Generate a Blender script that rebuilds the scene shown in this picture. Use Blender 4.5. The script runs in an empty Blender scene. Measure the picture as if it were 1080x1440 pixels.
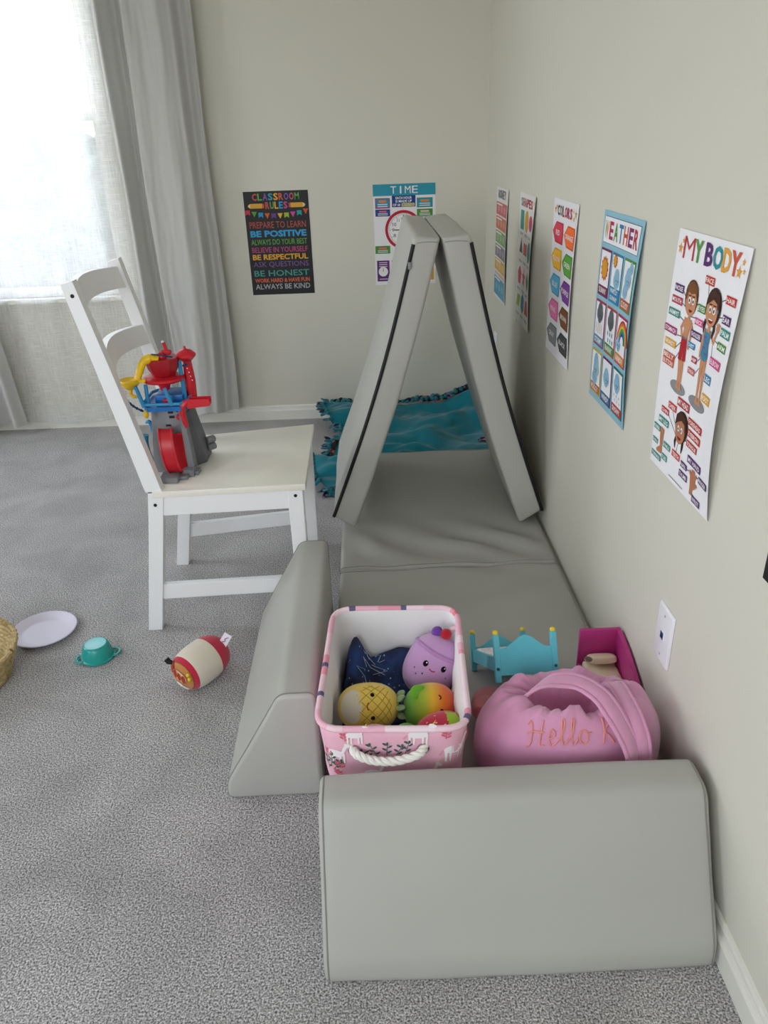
import bpy, bmesh, math, random
from mathutils import Vector, Matrix, noise
from mathutils.bvhtree import BVHTree
PI = math.pi
random.seed(7)
S = bpy.context.scene
COL = S.collection

# ------------------------------------------------------------------ camera
CAM = Vector((-0.5522, 0.0, 1.2592))
CR = Vector((0.99914931, -0.02684817, -0.03130221))
CU = Vector((0.03991773, 0.43904902, 0.89757592))
CW = Vector((0.01035506, 0.89806188, -0.43974724))
cd = bpy.data.cameras.new('camera')
cam = bpy.data.objects.new('camera', cd)
COL.objects.link(cam)
cd.sensor_fit = 'VERTICAL'
cd.sensor_height = 24.0
cd.sensor_width = 18.0
cd.lens = 1077.286 / 1440 * 24.0
cd.clip_start = 0.02
m = Matrix.Identity(4)
for i in range(3):
    m[i][0], m[i][1], m[i][2], m[i][3] = CR[i], CU[i], -CW[i], CAM[i]
cam.matrix_world = m
S.camera = cam

# ------------------------------------------------------------------ room dimensions
DB = 3.686          # back wall
XL = -3.25          # left wall
YF = -1.35          # wall behind the camera
ZC = 2.50           # ceiling
WIN = (-2.85, -1.665, 0.635, 2.12)              # window in the back wall (x0, x1, z0, z1)
WINL = [(-1.10, 0.05, 0.62, 2.12), (1.95, 2.80, 0.62, 2.12)]               # left wall windows, unseen; the second is added to light carpet and tent (y0, y1, z0, z1)
WINF = (-2.30, -0.95, 0.75, 2.10)                # window in the wall behind the camera (x0, x1, z0, z1)

# ------------------------------------------------------------------ world: bright hazy sky
wd = bpy.data.worlds.new('sky')
S.world = wd
wd.use_nodes = True
nt = wd.node_tree
bg = nt.nodes['Background']
tc = nt.nodes.new('ShaderNodeTexCoord')
sx = nt.nodes.new('ShaderNodeSeparateXYZ')
rp = nt.nodes.new('ShaderNodeValToRGB')
rp.color_ramp.elements[0].color = (0.95, 0.978, 1.0, 1)
rp.color_ramp.elements[1].color = (0.71, 0.828, 1.0, 1)
nt.links.new(tc.outputs['Generated'], sx.inputs[0])
nt.links.new(sx.outputs['Z'], rp.inputs[0])
nt.links.new(rp.outputs[0], bg.inputs[0])
bg.inputs[1].default_value = 1.0

def portal(name, loc, direction, w, h):
    ld = bpy.data.lights.new(name, 'AREA')
    ld.shape = 'RECTANGLE'; ld.size = w; ld.size_y = h
    ld.cycles.is_portal = True
    o = bpy.data.objects.new(name, ld); COL.objects.link(o)
    o.location = loc
    o.rotation_euler = Vector(direction).to_track_quat('-Z', 'Y').to_euler()
portal('window_daylight', ((WIN[0]+WIN[1])/2, DB+0.15, (WIN[2]+WIN[3])/2), (0, -1, 0), WIN[1]-WIN[0], WIN[3]-WIN[2])
for a in WINL:
    portal('window_daylight', (XL-0.15, (a[0]+a[1])/2, (a[2]+a[3])/2), (1, 0, 0), a[1]-a[0], a[3]-a[2])
portal('window_daylight', ((WINF[0]+WINF[1])/2, YF-0.15, (WINF[2]+WINF[3])/2), (0, 1, 0), WINF[1]-WINF[0], WINF[3]-WINF[2])

S.view_settings.view_transform = 'Standard'
S.view_settings.look = 'None'
S.view_settings.gamma = 1.0
S.view_settings.use_curve_mapping = False
S.view_settings.exposure = 3.1
S.cycles.max_bounces = 10
S.cycles.diffuse_bounces = 6
S.cycles.transparent_max_bounces = 12
S.cycles.caustics_reflective = False
S.cycles.caustics_refractive = False

# ------------------------------------------------------------------ materials
def lin(c):
    if isinstance(c, str):
        c = [int(c[i:i+2], 16)/255 for i in (0, 2, 4)]
    return tuple(x/12.92 if x <= 0.04045 else ((x+0.055)/1.055)**2.4 for x in c) + (1.0,)
MATS = {}
def mat(col, rough=0.6, spec=0.35, nscale=0, namt=0.0, bump=0.0, bscale=200, sheen=0.0, name=None, metal=0.0):
    """plain principled material; optional mottling (nscale, namt) and fine relief (bump, bscale)"""
    key = (col if isinstance(col, str) else tuple(col), rough, spec, nscale, namt, bump, bscale, sheen, metal)
    if key in MATS: return MATS[key]
    M = bpy.data.materials.new(name or 'finish')
    M.use_nodes = True
    n = M.node_tree; b = n.nodes['Principled BSDF']
    c = lin(col)
    b.inputs['Base Color'].default_value = c
    b.inputs['Roughness'].default_value = rough
    b.inputs['Specular IOR Level'].default_value = spec
    b.inputs['Metallic'].default_value = metal
    if sheen:
        b.inputs['Sheen Weight'].default_value = sheen
        b.inputs['Sheen Roughness'].default_value = 0.5
    if nscale or bump:
        t = n.nodes.new('ShaderNodeTexCoord')
    if nscale:
        z = n.nodes.new('ShaderNodeTexNoise'); z.inputs['Scale'].default_value = nscale; z.inputs['Detail'].default_value = 4
        r = n.nodes.new('ShaderNodeValToRGB')
        r.color_ramp.elements[0].position = 0.3; r.color_ramp.elements[1].position = 0.7
        r.color_ramp.elements[0].color = tuple(x*(1-namt) for x in c[:3]) + (1,)
        r.color_ramp.elements[1].color = tuple(min(1, x*(1+namt)) for x in c[:3]) + (1,)
        n.links.new(t.outputs['Object'], z.inputs['Vector']); n.links.new(z.outputs['Fac'], r.inputs[0]); n.links.new(r.outputs[0], b.inputs['Base Color'])
    if bump:
        z = n.nodes.new('ShaderNodeTexNoise'); z.inputs['Scale'].default_value = bscale; z.inputs['Detail'].default_value = 3
        p = n.nodes.new('ShaderNodeBump'); p.inputs['Strength'].default_value = bump; p.inputs['Distance'].default_value = 0.002
        n.links.new(t.outputs['Object'], z.inputs['Vector']); n.links.new(z.outputs['Fac'], p.inputs['Height']); n.links.new(p.outputs[0], b.inputs['Normal'])
    MATS[key] = M
    return M

def carpet_mat():
    M = bpy.data.materials.new('carpet'); M.use_nodes = True
    n = M.node_tree; b = n.nodes['Principled BSDF']
    t = n.nodes.new('ShaderNodeTexCoord')
    a = n.nodes.new('ShaderNodeTexNoise'); a.inputs['Scale'].default_value = 300; a.inputs['Detail'].default_value = 3; a.inputs['Roughness'].default_value = 0.65
    r = n.nodes.new('ShaderNodeValToRGB'); e = r.color_ramp.elements
    e[0].position = 0.37; e[0].color = lin('565253')
    e[1].position = 0.63; e[1].color = lin('eae7e7')
    k = e.new(0.5); k.color = lin('ada9a9')
    l = n.nodes.new('ShaderNodeTexNoise'); l.inputs['Scale'].default_value = 5.5; l.inputs['Detail'].default_value = 5; l.inputs['Distortion'].default_value = 0.6
    lr = n.nodes.new('ShaderNodeValToRGB'); lr.color_ramp.elements[0].position = 0.3; lr.color_ramp.elements[1].position = 0.7
    lr.color_ramp.elements[0].color = (0.80, 0.80, 0.80, 1); lr.color_ramp.elements[1].color = (1.08, 1.08, 1.08, 1)
    mx = n.nodes.new('ShaderNodeMix'); mx.data_type = 'RGBA'; mx.blend_type = 'MULTIPLY'; mx.inputs['Factor'].default_value = 1
    for z in (a, l): n.links.new(t.outputs['Object'], z.inputs['Vector'])
    n.links.new(a.outputs['Fac'], r.inputs[0]); n.links.new(l.outputs['Fac'], lr.inputs[0])
    n.links.new(r.outputs[0], mx.inputs['A']); n.links.new(lr.outputs[0], mx.inputs['B'])
    n.links.new(mx.outputs['Result'], b.inputs['Base Color'])
    p = n.nodes.new('ShaderNodeBump'); p.inputs['Strength'].default_value = 0.6; p.inputs['Distance'].default_value = 0.004
    n.links.new(a.outputs['Fac'], p.inputs['Height']); n.links.new(p.outputs[0], b.inputs['Normal'])
    b.inputs['Roughness'].default_value = 0.95; b.inputs['Specular IOR Level'].default_value = 0.1
    b.inputs['Sheen Weight'].default_value = 0.25
    return M

def glass_mat():
    M = bpy.data.materials.new('window_glass'); M.use_nodes = True
    n = M.node_tree; n.nodes.remove(n.nodes['Principled BSDF'])
    a = n.nodes.new('ShaderNodeBsdfTransparent'); g = n.nodes.new('ShaderNodeBsdfGlossy'); g.inputs['Roughness'].default_value = 0.02
    x = n.nodes.new('ShaderNodeMixShader'); x.inputs[0].default_value = 0.06
    n.links.new(a.outputs[0], x.inputs[1]); n.links.new(g.outputs[0], x.inputs[2]); n.links.new(x.outputs[0], n.nodes['Material Output'].inputs[0])
    return M

def screen_mat():
    M = bpy.data.materials.new('insect_screen'); M.use_nodes = True
    n = M.node_tree; n.nodes.remove(n.nodes['Principled BSDF'])
    a = n.nodes.new('ShaderNodeBsdfTransparent'); g = n.nodes.new('ShaderNodeBsdfDiffuse'); g.inputs[0].default_value = lin('4a4c50')
    x = n.nodes.new('ShaderNodeMixShader'); x.inputs[0].default_value = 0.32
    n.links.new(a.outputs[0], x.inputs[1]); n.links.new(g.outputs[0], x.inputs[2]); n.links.new(x.outputs[0], n.nodes['Material Output'].inputs[0])
    return M

def linen(name, col, thin, transl):
    """woven linen: thin = how open the weave is, transl = light let through the threads"""
    M = bpy.data.materials.new(name); M.use_nodes = True
    n = M.node_tree; n.nodes.remove(n.nodes['Principled BSDF'])
    t = n.nodes.new('ShaderNodeTexCoord')
    facs = []
    for sc in ((420, 420, 14), (16, 16, 420)):
        mp = n.nodes.new('ShaderNodeMapping'); mp.inputs['Scale'].default_value = sc
        z = n.nodes.new('ShaderNodeTexNoise'); z.inputs['Scale'].default_value = 1.0; z.inputs['Detail'].default_value = 2
        n.links.new(t.outputs['Object'], mp.inputs[0]); n.links.new(mp.outputs[0], z.inputs['Vector'])
        facs.append(z)
    mu = n.nodes.new('ShaderNodeMath'); mu.operation = 'MAXIMUM'
    n.links.new(facs[0].outputs['Fac'], mu.inputs[0]); n.links.new(facs[1].outputs['Fac'], mu.inputs[1])
    c = lin(col)
    d = n.nodes.new('ShaderNodeBsdfDiffuse'); tr = n.nodes.new('ShaderNodeBsdfTranslucent'); tp = n.nodes.new('ShaderNodeBsdfTransparent')
    d.inputs[0].default_value = c; tr.inputs[0].default_value = c
    cr = n.nodes.new('ShaderNodeValToRGB'); cr.color_ramp.elements[0].position = 0.4; cr.color_ramp.elements[1].position = 0.8
    cr.color_ramp.elements[0].color = tuple(x*0.94 for x in c[:3]) + (1,); cr.color_ramp.elements[1].color = c
    n.links.new(mu.outputs[0], cr.inputs[0]); n.links.new(cr.outputs[0], d.inputs[0]); n.links.new(cr.outputs[0], tr.inputs[0])
    x1 = n.nodes.new('ShaderNodeMixShader'); x1.inputs[0].default_value = transl
    n.links.new(d.outputs[0], x1.inputs[1]); n.links.new(tr.outputs[0], x1.inputs[2])
    out = x1
    if thin:
        x2 = n.nodes.new('ShaderNodeMixShader')
        mr = n.nodes.new('ShaderNodeMapRange')
        mr.inputs['From Min'].default_value = 0.45; mr.inputs['From Max'].default_value = 0.72
        mr.inputs['To Min'].default_value = min(1, thin*1.2); mr.inputs['To Max'].default_value = thin*0.6
        n.links.new(mu.outputs[0], mr.inputs['Value']); n.links.new(mr.outputs[0], x2.inputs[0])
        n.links.new(x1.outputs[0], x2.inputs[1]); n.links.new(tp.outputs[0], x2.inputs[2])
        out = x2
    n.links.new(out.outputs[0], n.nodes['Material Output'].inputs[0])
    return M

WALL = mat('d6d3c7', 0.75, 0.2, bump=0.10, bscale=260, name='wall_paint')
TRIM = mat('e6e4dc', 0.42, 0.4, name='trim_paint')
CEIL = mat('eceae4', 0.9, 0.1, name='ceiling_paint')
VINYL = mat('b3b2ac', 0.46, 0.42, nscale=3, namt=0.03, bump=0.05, bscale=900, name='grey_vinyl')
SEAM = mat('8b8a83', 0.55, 0.3, name='seam_thread')
BLACK = mat('141416', 0.55, 0.4, name='black')
WHITEP = mat('f2f2f4', 0.38, 0.45, name='white_lacquer')
PLATEW = mat('efedf3', 0.3, 0.5, name='white_plastic')

# ------------------------------------------------------------------ mesh helpers
ORG = {}
def props(o, label=None, cat=None, group=None, kind=None):
    if label: o['label'] = label
    if cat: o['category'] = cat
    if group: o['group'] = group
    if kind: o['kind'] = kind
    return o
def thing(name, loc, label, cat, group=None):
    o = bpy.data.objects.new(name, None); COL.objects.link(o)
    o.empty_display_size = 0.05
    o.location = loc; ORG[o] = Vector(loc)
    return props(o, label, cat, group)
class MB:
    def __init__(s): s.v = []; s.f = []; s.mi = []; s.sl = []; s.sm = []
    def slot(s, m):
        if m not in s.sl: s.sl.append(m)
        return s.sl.index(m)
    def add(s, vf, m=None, xf=None, smooth=True):
        v, f = vf; n = len(s.v)
        s.v += [tuple(xf @ Vector(p)) if xf else tuple(p) for p in v]
        k = s.slot(m) if m else 0
        for q in f:
            s.f.append([i+n for i in q]); s.mi.append(k); s.sm.append(smooth)
        return s
    def build(s, name, parent=None, m=None, origin=None, label=None, sharp=40):
        if not s.sl: s.sl = [m]
        o3 = ORG[parent] if parent else Vector(origin or (0, 0, 0))
        me = bpy.data.meshes.new(name)
        me.from_pydata([tuple(Vector(p)-o3) for p in s.v], [], s.f)
        for x in s.sl: me.materials.append(x)
        me.polygons.foreach_set('material_index', s.mi)
        me.polygons.foreach_set('use_smooth', s.sm)
        me.update()
        if any(s.sm): me.set_sharp_from_angle(angle=math.radians(sharp))
        o = bpy.data.objects.new(name, me); COL.objects.link(o)
        if parent: o.parent = parent
        else: o.location = o3
        ORG[o] = o3
        if label: o['label'] = label
        return o
def one(vf, name, m, parent=None, origin=None, label=None, smooth=True, sharp=40, xf=None):
    return MB().add(vf, m, xf, smooth).build(name, parent, origin=origin, label=label, sharp=sharp)

def box(x0, x1, y0, y1, z0, z1):
    v = [(x0,y0,z0),(x1,y0,z0),(x1,y1,z0),(x0,y1,z0),(x0,y0,z1),(x1,y0,z1),(x1,y1,z1),(x0,y1,z1)]
    return v, [(3,2,1,0),(4,5,6,7),(0,1,5,4),(1,2,6,5),(2,3,7,6),(3,0,4,7)]
def hexa(b, t):
    """eight corners: bottom ring b (4), top ring t (4)"""
    return list(b)+list(t), [(3,2,1,0),(4,5,6,7),(0,1,5,4),(1,2,6,5),(2,3,7,6),(3,0,4,7)]
def bevel(vf, w, seg=2):
    bm = bmesh.new(); vs = [bm.verts.new(p) for p in vf[0]]
    for q in vf[1]: bm.faces.new([vs[i] for i in q])
    bmesh.ops.recalc_face_normals(bm, faces=bm.faces)
    bmesh.ops.bevel(bm, geom=list(bm.edges)+list(bm.verts), offset=w, segments=seg, profile=0.5, affect='EDGES', clamp_overlap=True)
    bm.verts.index_update()
    r = [tuple(v.co) for v in bm.verts], [[v.index for v in q.verts] for q in bm.faces]
    bm.free(); return r
def bbox_(x0, x1, y0, y1, z0, z1, w=0.003, seg=2): return bevel(box(x0, x1, y0, y1, z0, z1), w, seg)
def loft(rings, closed=True, caps=True):
    v = []; f = []; n = len(rings[0])
    for r in rings: v += [tuple(p) for p in r]
    for i in range(len(rings)-1):
        for j in range(n if closed else n-1):
            k = (j+1) % n
            f.append((i*n+j, i*n+k, (i+1)*n+k, (i+1)*n+j))
    if caps:
        f.append(tuple(range(n-1, -1, -1))); f.append(tuple(range((len(rings)-1)*n, len(rings)*n)))
    return v, f
def lathe(prof, seg=32, caps=False):
    """prof: (r, z); rotated about z"""
    rings = [[(r*math.cos(2*PI*j/seg), r*math.sin(2*PI*j/seg), z) for j in range(seg)] for r, z in prof]
    return loft(rings, True, caps)
def frame_to(axis, up=(0, 0, 1)):
    a = Vector(axis).normalized(); u = Vector(up)
    if abs(a.dot(u)) > 0.98: u = Vector((0, 1, 0))
    x = u.cross(a).normalized(); y = a.cross(x)
    return Matrix(((x[0], y[0], a[0]), (x[1], y[1], a[1]), (x[2], y[2], a[2])))
def at(loc, axis=None, up=(0, 0, 1)):
    M = frame_to(axis, up).to_4x4() if axis is not None else Matrix.Identity(4)
    M.translation = Vector(loc); return M
def cyl(p0, p1, r0, r1=None, seg=20):
    r1 = r0 if r1 is None else r1
    p0 = Vector(p0); p1 = Vector(p1); F = frame_to(p1-p0)
    R = lambda p, r: [tuple(p + F @ Vector((r*math.cos(2*PI*j/seg), r*math.sin(2*PI*j/seg), 0))) for j in range(seg)]
    return loft([R(p0, r0), R(p1, r1)])
def tube(path, r, seg=8, closed=False, flat=1.0):
    P = [Vector(p) for p in path]; n = len(P); rings = []
    prev = None
    for i, p in enumerate(P):
        if closed: t = P[(i+1) % n]-P[i-1]
        else: t = P[min(i+1, n-1)]-P[max(i-1, 0)]
        t.normalize()
        if prev is None: x = frame_to(t) @ Vector((1, 0, 0))
        else: x = (prev - t*prev.dot(t)).normalized()
        prev = x; y = t.cross(x)
        rr = r[i] if isinstance(r, (list, tuple)) else r
        rings.append([tuple(p + x*rr*math.cos(2*PI*j/seg) + y*rr*flat*math.sin(2*PI*j/seg)) for j in range(seg)])
    if closed: rings.append(rings[0])
    return loft(rings, True, not closed)
def spline(pts, n=12, closed=False):
    P = [Vector(p) for p in pts]; N = len(P); out = []
    for i in range(N if closed else N-1):
        if closed: a, b, c, d = P[i-1], P[i], P[(i+1) % N], P[(i+2) % N]
        else: a, b, c, d = P[max(i-1, 0)], P[i], P[i+1], P[min(i+2, N-1)]
        for k in range(n):
            t = k/n
            out.append(0.5*((2*b)+(c-a)*t+(2*a-5*b+4*c-d)*t*t+(3*b-a-3*c+d)*t**3))
    if not closed: out.append(P[-1])
    return out
def grid(fn, nu, nv):
    v = [tuple(fn(i/nu, j/nv)) for j in range(nv+1) for i in range(nu+1)]
    f = [(j*(nu+1)+i, j*(nu+1)+i+1, (j+1)*(nu+1)+i+1, (j+1)*(nu+1)+i) for j in range(nv) for i in range(nu)]
    return v, f
def sphere(c, r, seg=16, rings=10, xf=None):
    r = (r, r, r) if not isinstance(r, (tuple, list)) else r
    v = []; f = []
    for i in range(rings+1):
        a = PI*i/rings
        for j in range(seg):
            b = 2*PI*j/seg
            p = Vector((r[0]*math.sin(a)*math.cos(b), r[1]*math.sin(a)*math.sin(b), r[2]*math.cos(a)))
            if xf: p = xf @ p
            v.append(tuple(Vector(c)+p))
    for i in range(rings):
        for j in range(seg):
            k = (j+1) % seg
            f.append((i*seg+j, (i+1)*seg+j, (i+1)*seg+k, i*seg+k))
    return v, f
def prism(poly, d0, d1, axis='y'):
    """poly in two axes, extruded along the third"""
    def p3(a, b, d):
        return (a, d, b) if axis == 'y' else ((d, a, b) if axis == 'x' else (a, b, d))
    n = len(poly)
    v = [p3(a, b, d0) for a, b in poly]+[p3(a, b, d1) for a, b in poly]
    f = [tuple(range(n)), tuple(range(2*n-1, n-1, -1))]+[(i, (i+1) % n, n+(i+1) % n, n+i) for i in range(n)]
    return v, f
def nz(x, y, z=0.0): return noise.noise(Vector((x, y, z)))
def round_poly(poly, r, n=5):
    out = []; N = len(poly)
    for i in range(N):
        p = Vector(poly[i]); a = (Vector(poly[i-1])-p); b = (Vector(poly[(i+1) % N])-p)
        rr = min(r, a.length*0.45, b.length*0.45)
        A = p+a.normalized()*rr; B = p+b.normalized()*rr
        for k in range(n+1):
            t = k/n
            q = A*(1-t)**2+p*2*t*(1-t)+B*t*t
            out.append((q.x, q.y))
    return out
def densify(poly, step):
    out = []; N = len(poly)
    for i in range(N):
        a = Vector(poly[i]); b = Vector(poly[(i+1) % N]); k = max(1, int((b-a).length/step))
        for j in range(k): q = a.lerp(b, j/k); out.append((q.x, q.y))
    return out

# ------------------------------------------------------------------ room shell
def struct(vf_or_mb, name, m, parent=None):
    o = vf_or_mb.build(name, parent) if isinstance(vf_or_mb, MB) else one(vf_or_mb, name, m, parent, smooth=False)
    if not parent: o['kind'] = 'structure'
    return o
def wall_with_hole(axis, d0, d1, a0, a1, z0, z1, hole):
    """axis 'y': wall spans x, thickness in y; axis 'x': wall spans y, thickness in x"""
    mb = MB(); h0, h1, k0, k1 = hole
    for (p, q, r, s_) in ((a0, h0, z0, z1), (h1, a1, z0, z1), (h0, h1, z0, k0), (h0, h1, k1, z1)):
        mb.add(box(p, q, d0, d1, r, s_) if axis == 'y' else box(d0, d1, p, q, r, s_), WALL, smooth=False)
    return mb
struct(box(XL-0.12, 0.12, YF-0.12, DB+0.12, -0.1, 0.0), 'floor', carpet_mat())
struct(box(XL-0.12, 0.12, YF-0.12, DB+0.12, ZC, ZC+0.1), 'ceiling', CEIL)
struct(box(0.0, 0.12, YF, DB, 0.0, ZC), 'wall_right', WALL)
struct(wall_with_hole('y', DB, DB+0.14, XL, 0.12, 0.0, ZC, WIN), 'wall_back', WALL)
lw = wall_with_hole('x', XL-0.14, XL, YF, 0.9, 0.0, ZC, WINL[0]); lw2 = wall_with_hole('x', XL-0.14, XL, 0.9, DB, 0.0, ZC, WINL[1])
lw.add((lw2.v, lw2.f), WALL, smooth=False)
struct(lw, 'wall_left', WALL)
struct(wall_with_hole('y', YF-0.14, YF, XL, 0.12, 0.0, ZC, WINF), 'wall_front', WALL)
BP = [(0, 0), (0.0135, 0), (0.0135, 0.046), (0.0115, 0.0485), (0.0085, 0.0505), (0.0065, 0.058), (0.0075, 0.064), (0.005, 0.070), (0.0, 0.072)]
struct(prism([(-a, b) for a, b in BP], YF, DB-0.0005, 'y'), 'baseboard_right', TRIM)
struct(prism([(DB-a, b) for a, b in BP], XL, -0.0005, 'x'), 'baseboard_back', TRIM)
struct(prism([(XL+a, b) for a, b in BP], YF, DB, 'y'), 'baseboard_left', TRIM)
GLASS = glass_mat()
SCREEN = screen_mat()
def window(n, axis, d, a0, a1, z0, z1, inward):
    root = bpy.data.objects.new('window_%d' % n, None); COL.objects.link(root); ORG[root] = Vector((0, 0, 0)); root['kind'] = 'structure'
    def bx(p, q, r, s_, e0, e1):
        lo, hi = sorted((d+e0*inward, d+e1*inward))
        return bbox_(p, q, lo, hi, r, s_, 0.003, 1) if axis == 'y' else bbox_(lo, hi, p, q, r, s_, 0.003, 1)
    t = 0.035
    for (p, q, r, s_) in ((a0, a0+t, z0, z1), (a1-t, a1, z0, z1), (a0+t, a1-t, z0, z0+t), (a0+t, a1-t, z1-t, z1)):
        one(bx(p, q, r, s_, -0.09, -0.03), 'window_frame', TRIM, root, smooth=False)
    zm = (z0+z1)/2
    one(bx(a0+t, a1-t, zm-0.018, zm+0.018, -0.085, -0.045), 'meeting_rail', TRIM, root, smooth=False)
    for (r, s_) in ((z0+t, zm-0.018), (zm+0.018, z1-t)):
        one(bx(a0+t, a1-t, r, s_, -0.066, -0.062), 'pane', GLASS, root, smooth=False)
    one(bx(a0-0.02, a1+0.02, z0-0.022, z0, -0.03, 0.03), 'window_sill', TRIM, root, smooth=False)
    if n == 1: one(bx(a0+t, a1-t, z0+t, zm-0.018, -0.100, -0.099), 'insect_screen', SCREEN, root, smooth=False)
window(1, 'y', DB, *WIN, -1)
window(2, 'x', XL, *WINL[0], 1)
window(3, 'x', XL, *WINL[1], 1)  # unseen, added to brighten the carpet and the tent's left side
window(4, 'y', YF, *WINF, 1)
# outside: ground one storey down, a pale street and a line of trees
struct(box(-60, 60, -50, 70, -3.2, -3.0), 'ground', mat('a09e96', 0.9, 0.1, nscale=0.4, namt=0.25, name='lawn'))
struct(box(-60, 60, 13.5, 19.5, -3.0, -2.98), 'street', mat('c9c6bd', 0.9, 0.1, name='street_concrete'))
mb = MB()
for i in range(34):
    x = -27+i*1.0+random.uniform(-.4, .4); y = 26+random.uniform(-2, 2); h = random.uniform(4.55, 4.95)
    v, f = sphere((x, y, -3+h*0.55), (1.75, 1.5, h*0.5), 20, 14)
    v = [tuple(Vector(p)+Vector((nz(p[0]*2, p[1]*2, p[2]*2), nz(p[0]*2, 5, p[2]*2), nz(7, p[1]*2, p[2]*2)))*0.35) for p in v]
    mb.add((v, f), mat('7f857f', 0.9, 0.1, nscale=3, namt=0.5, name='leaves'))
    mb.add(cyl((x, y, -3.0), (x, y, -1.5), 0.16, 0.12, 8), mat('5a4d40', 0.9, 0.1, name='bark'))
o = mb.build('tree_line', origin=(0, 26, -3))
props(o, 'hazy line of trees seen outside through the sheer curtain', 'trees', kind='stuff')

# ------------------------------------------------------------------ foam play couch pieces
def soft_prism(poly, d0, d1, axis, r=0.014, end=0.012, step=0.02, bulge=0.004, seed=0.0, wr=0.0015, disp=None):
    """upholstered foam block: rounded cross-section poly, rounded ends, slight bulge and wrinkles"""
    base = densify(round_poly(poly, r), step)
    cx = sum(p[0] for p in base)/len(base); cy = sum(p[1] for p in base)/len(base)
    n = max(8, int(abs(d1-d0)/step)); L = d1-d0; sg = 1 if L > 0 else -1
    stops = []
    for k in range(5):
        a = PI/2*k/4; stops.append((end*(1-math.sin(a)), end*(1-math.cos(a))))    # (distance from end, inset)
    stops = [(s_[0], s_[1]) for s_ in stops]
    ds = [(e*sg+d0, end-ins if False else ins) for e, ins in []]
    seq = [(d0+sg*(end*(1-math.cos(PI/2*k/4))), end*(1-math.sin(PI/2*k/4))) for k in range(5)]
    mid = [(d0+sg*end+(L-2*sg*end)*k/n, 0.0) for k in range(1, n)]
    seq2 = [(d1-(q[0]-d0), q[1]) for q in reversed(seq)]
    rings = []
    for d, ins in seq+mid+seq2:
        ring = []; t = (d-d0)/L
        for (a, b) in base:
            v = Vector((a-cx, b-cy)); l = v.length
            k = 1-ins/max(l, 1e-4)
            w_ = bulge*math.sin(PI*min(max(t, 0), 1))**0.5 if 0 < t < 1 else 0
            w_ += wr*nz(a*9+seed, d*7, b*9+seed*2)
            q = v*k+v.normalized()*w_
            A, B = cx+q.x, cy+q.y
            p = (A, d, B) if axis == 'y' else (d, A, B)
            if disp: p = disp(p)
            ring.append(p)
        rings.append(ring)
    return loft(rings), rings
def ring_seam(ring, name, parent, r=0.0016, push=0.0006):
    return one(tube(ring, r, 6, closed=True), name, SEAM, parent)

# long grey floor mat (two hinged halves)
MATZ = 0.10
mat_t = thing('floor_mat', (-0.34, 1.98, 0), 'long grey vinyl folding mat lying flat along the right wall under the tent', 'mat')
def mat_half(y0, y1, seed, amp):
    L = y1-y0
    base = densify(round_poly([(-0.667, 0.0), (-0.013, 0.0), (-0.013, MATZ), (-0.667, MATZ)], 0.014), 0.02)
    def disp(p):
        x, y, z = p
        if z > 0.05:
            e = min(1, (x+0.667)/0.08, (-0.013-x)/0.08); e = max(e, 0)
            k = 0
            # soft wrinkles gathered near the hinge
            g = math.exp(-((y-2.13)/0.13)**2)
            k += amp*g*(0.010*math.sin((x*0.8+y*1.0)*34+3.0*nz(x*3, y*3, seed)) + 0.006*nz(x*9, y*14, seed))
            k += amp*0.004*nz(x*5+seed, y*5, 1.0)
            g2 = math.exp(-((y-1.86)/0.10)**2)
            k += amp*g2*0.005*math.sin((y*1.2-x*0.5)*40+4*nz(x*2.5, y*2, seed+4))
            z += k*e
        return (x, y, max(z, 0.0))
    vf, rings = soft_prism([(-0.667, 0.0), (-0.013, 0.0), (-0.013, MATZ), (-0.667, MATZ)], y0, y1, 'y', 0.016, 0.012, 0.02, 0.0, seed, 0.0012, disp)
    return vf, rings
for y0, y1, sd, am in ((1.035, 1.983, 0.3, 1.0), (1.985, 2.925, 2.1, 1.0)):
    vf, rings = mat_half(y0, y1, sd, am)
    sec = one(vf, 'mat_section', VINYL, mat_t, sharp=60)
    for rg in (rings[4], rings[-5]):
        ring_seam(rg, 'seam', sec, 0.0013)

# two wedge bolsters
def wedge_poly(s0, flip):
    """cross-section: foot, short upright toe, slope, narrow top, upright back"""
    P = [(0.0, 0.0), (0.205, 0.0), (0.205, 0.272), (0.132, 0.272), (0.004, 0.045)]
    return [(s0-a, b) if flip else (s0+a, b) for a, b in P]
wt = thing('wedge_bolster', (-0.34, 0.9, 0), 'grey vinyl wedge bolster in front, sloped face towards the camera', 'bolster', 'grey foam wedge bolsters')
vf, rg = soft_prism(wedge_poly(0.796, False), -0.668, -0.018, 'x', 0.018, 0.012, 0.018, 0.003, 1.7, 0.002)
wb = one(vf, 'cover', VINYL, wt, sharp=60)
for q in (rg[3], rg[-4]): ring_seam(q, 'seam', wb)
wt = thing('wedge_bolster', (-0.78, 1.53, 0), 'grey vinyl wedge bolster on the carpet left of the toy basket', 'bolster', 'grey foam wedge bolsters')
vf, rg = soft_prism(wedge_poly(-0.893, False), 1.208, 1.862, 'y', 0.018, 0.012, 0.018, 0.003, 4.2, 0.002)
wb = one(vf, 'cover', VINYL, wt, sharp=60)
for q in (rg[3], rg[-4]): ring_seam(q, 'seam', wb)

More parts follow.
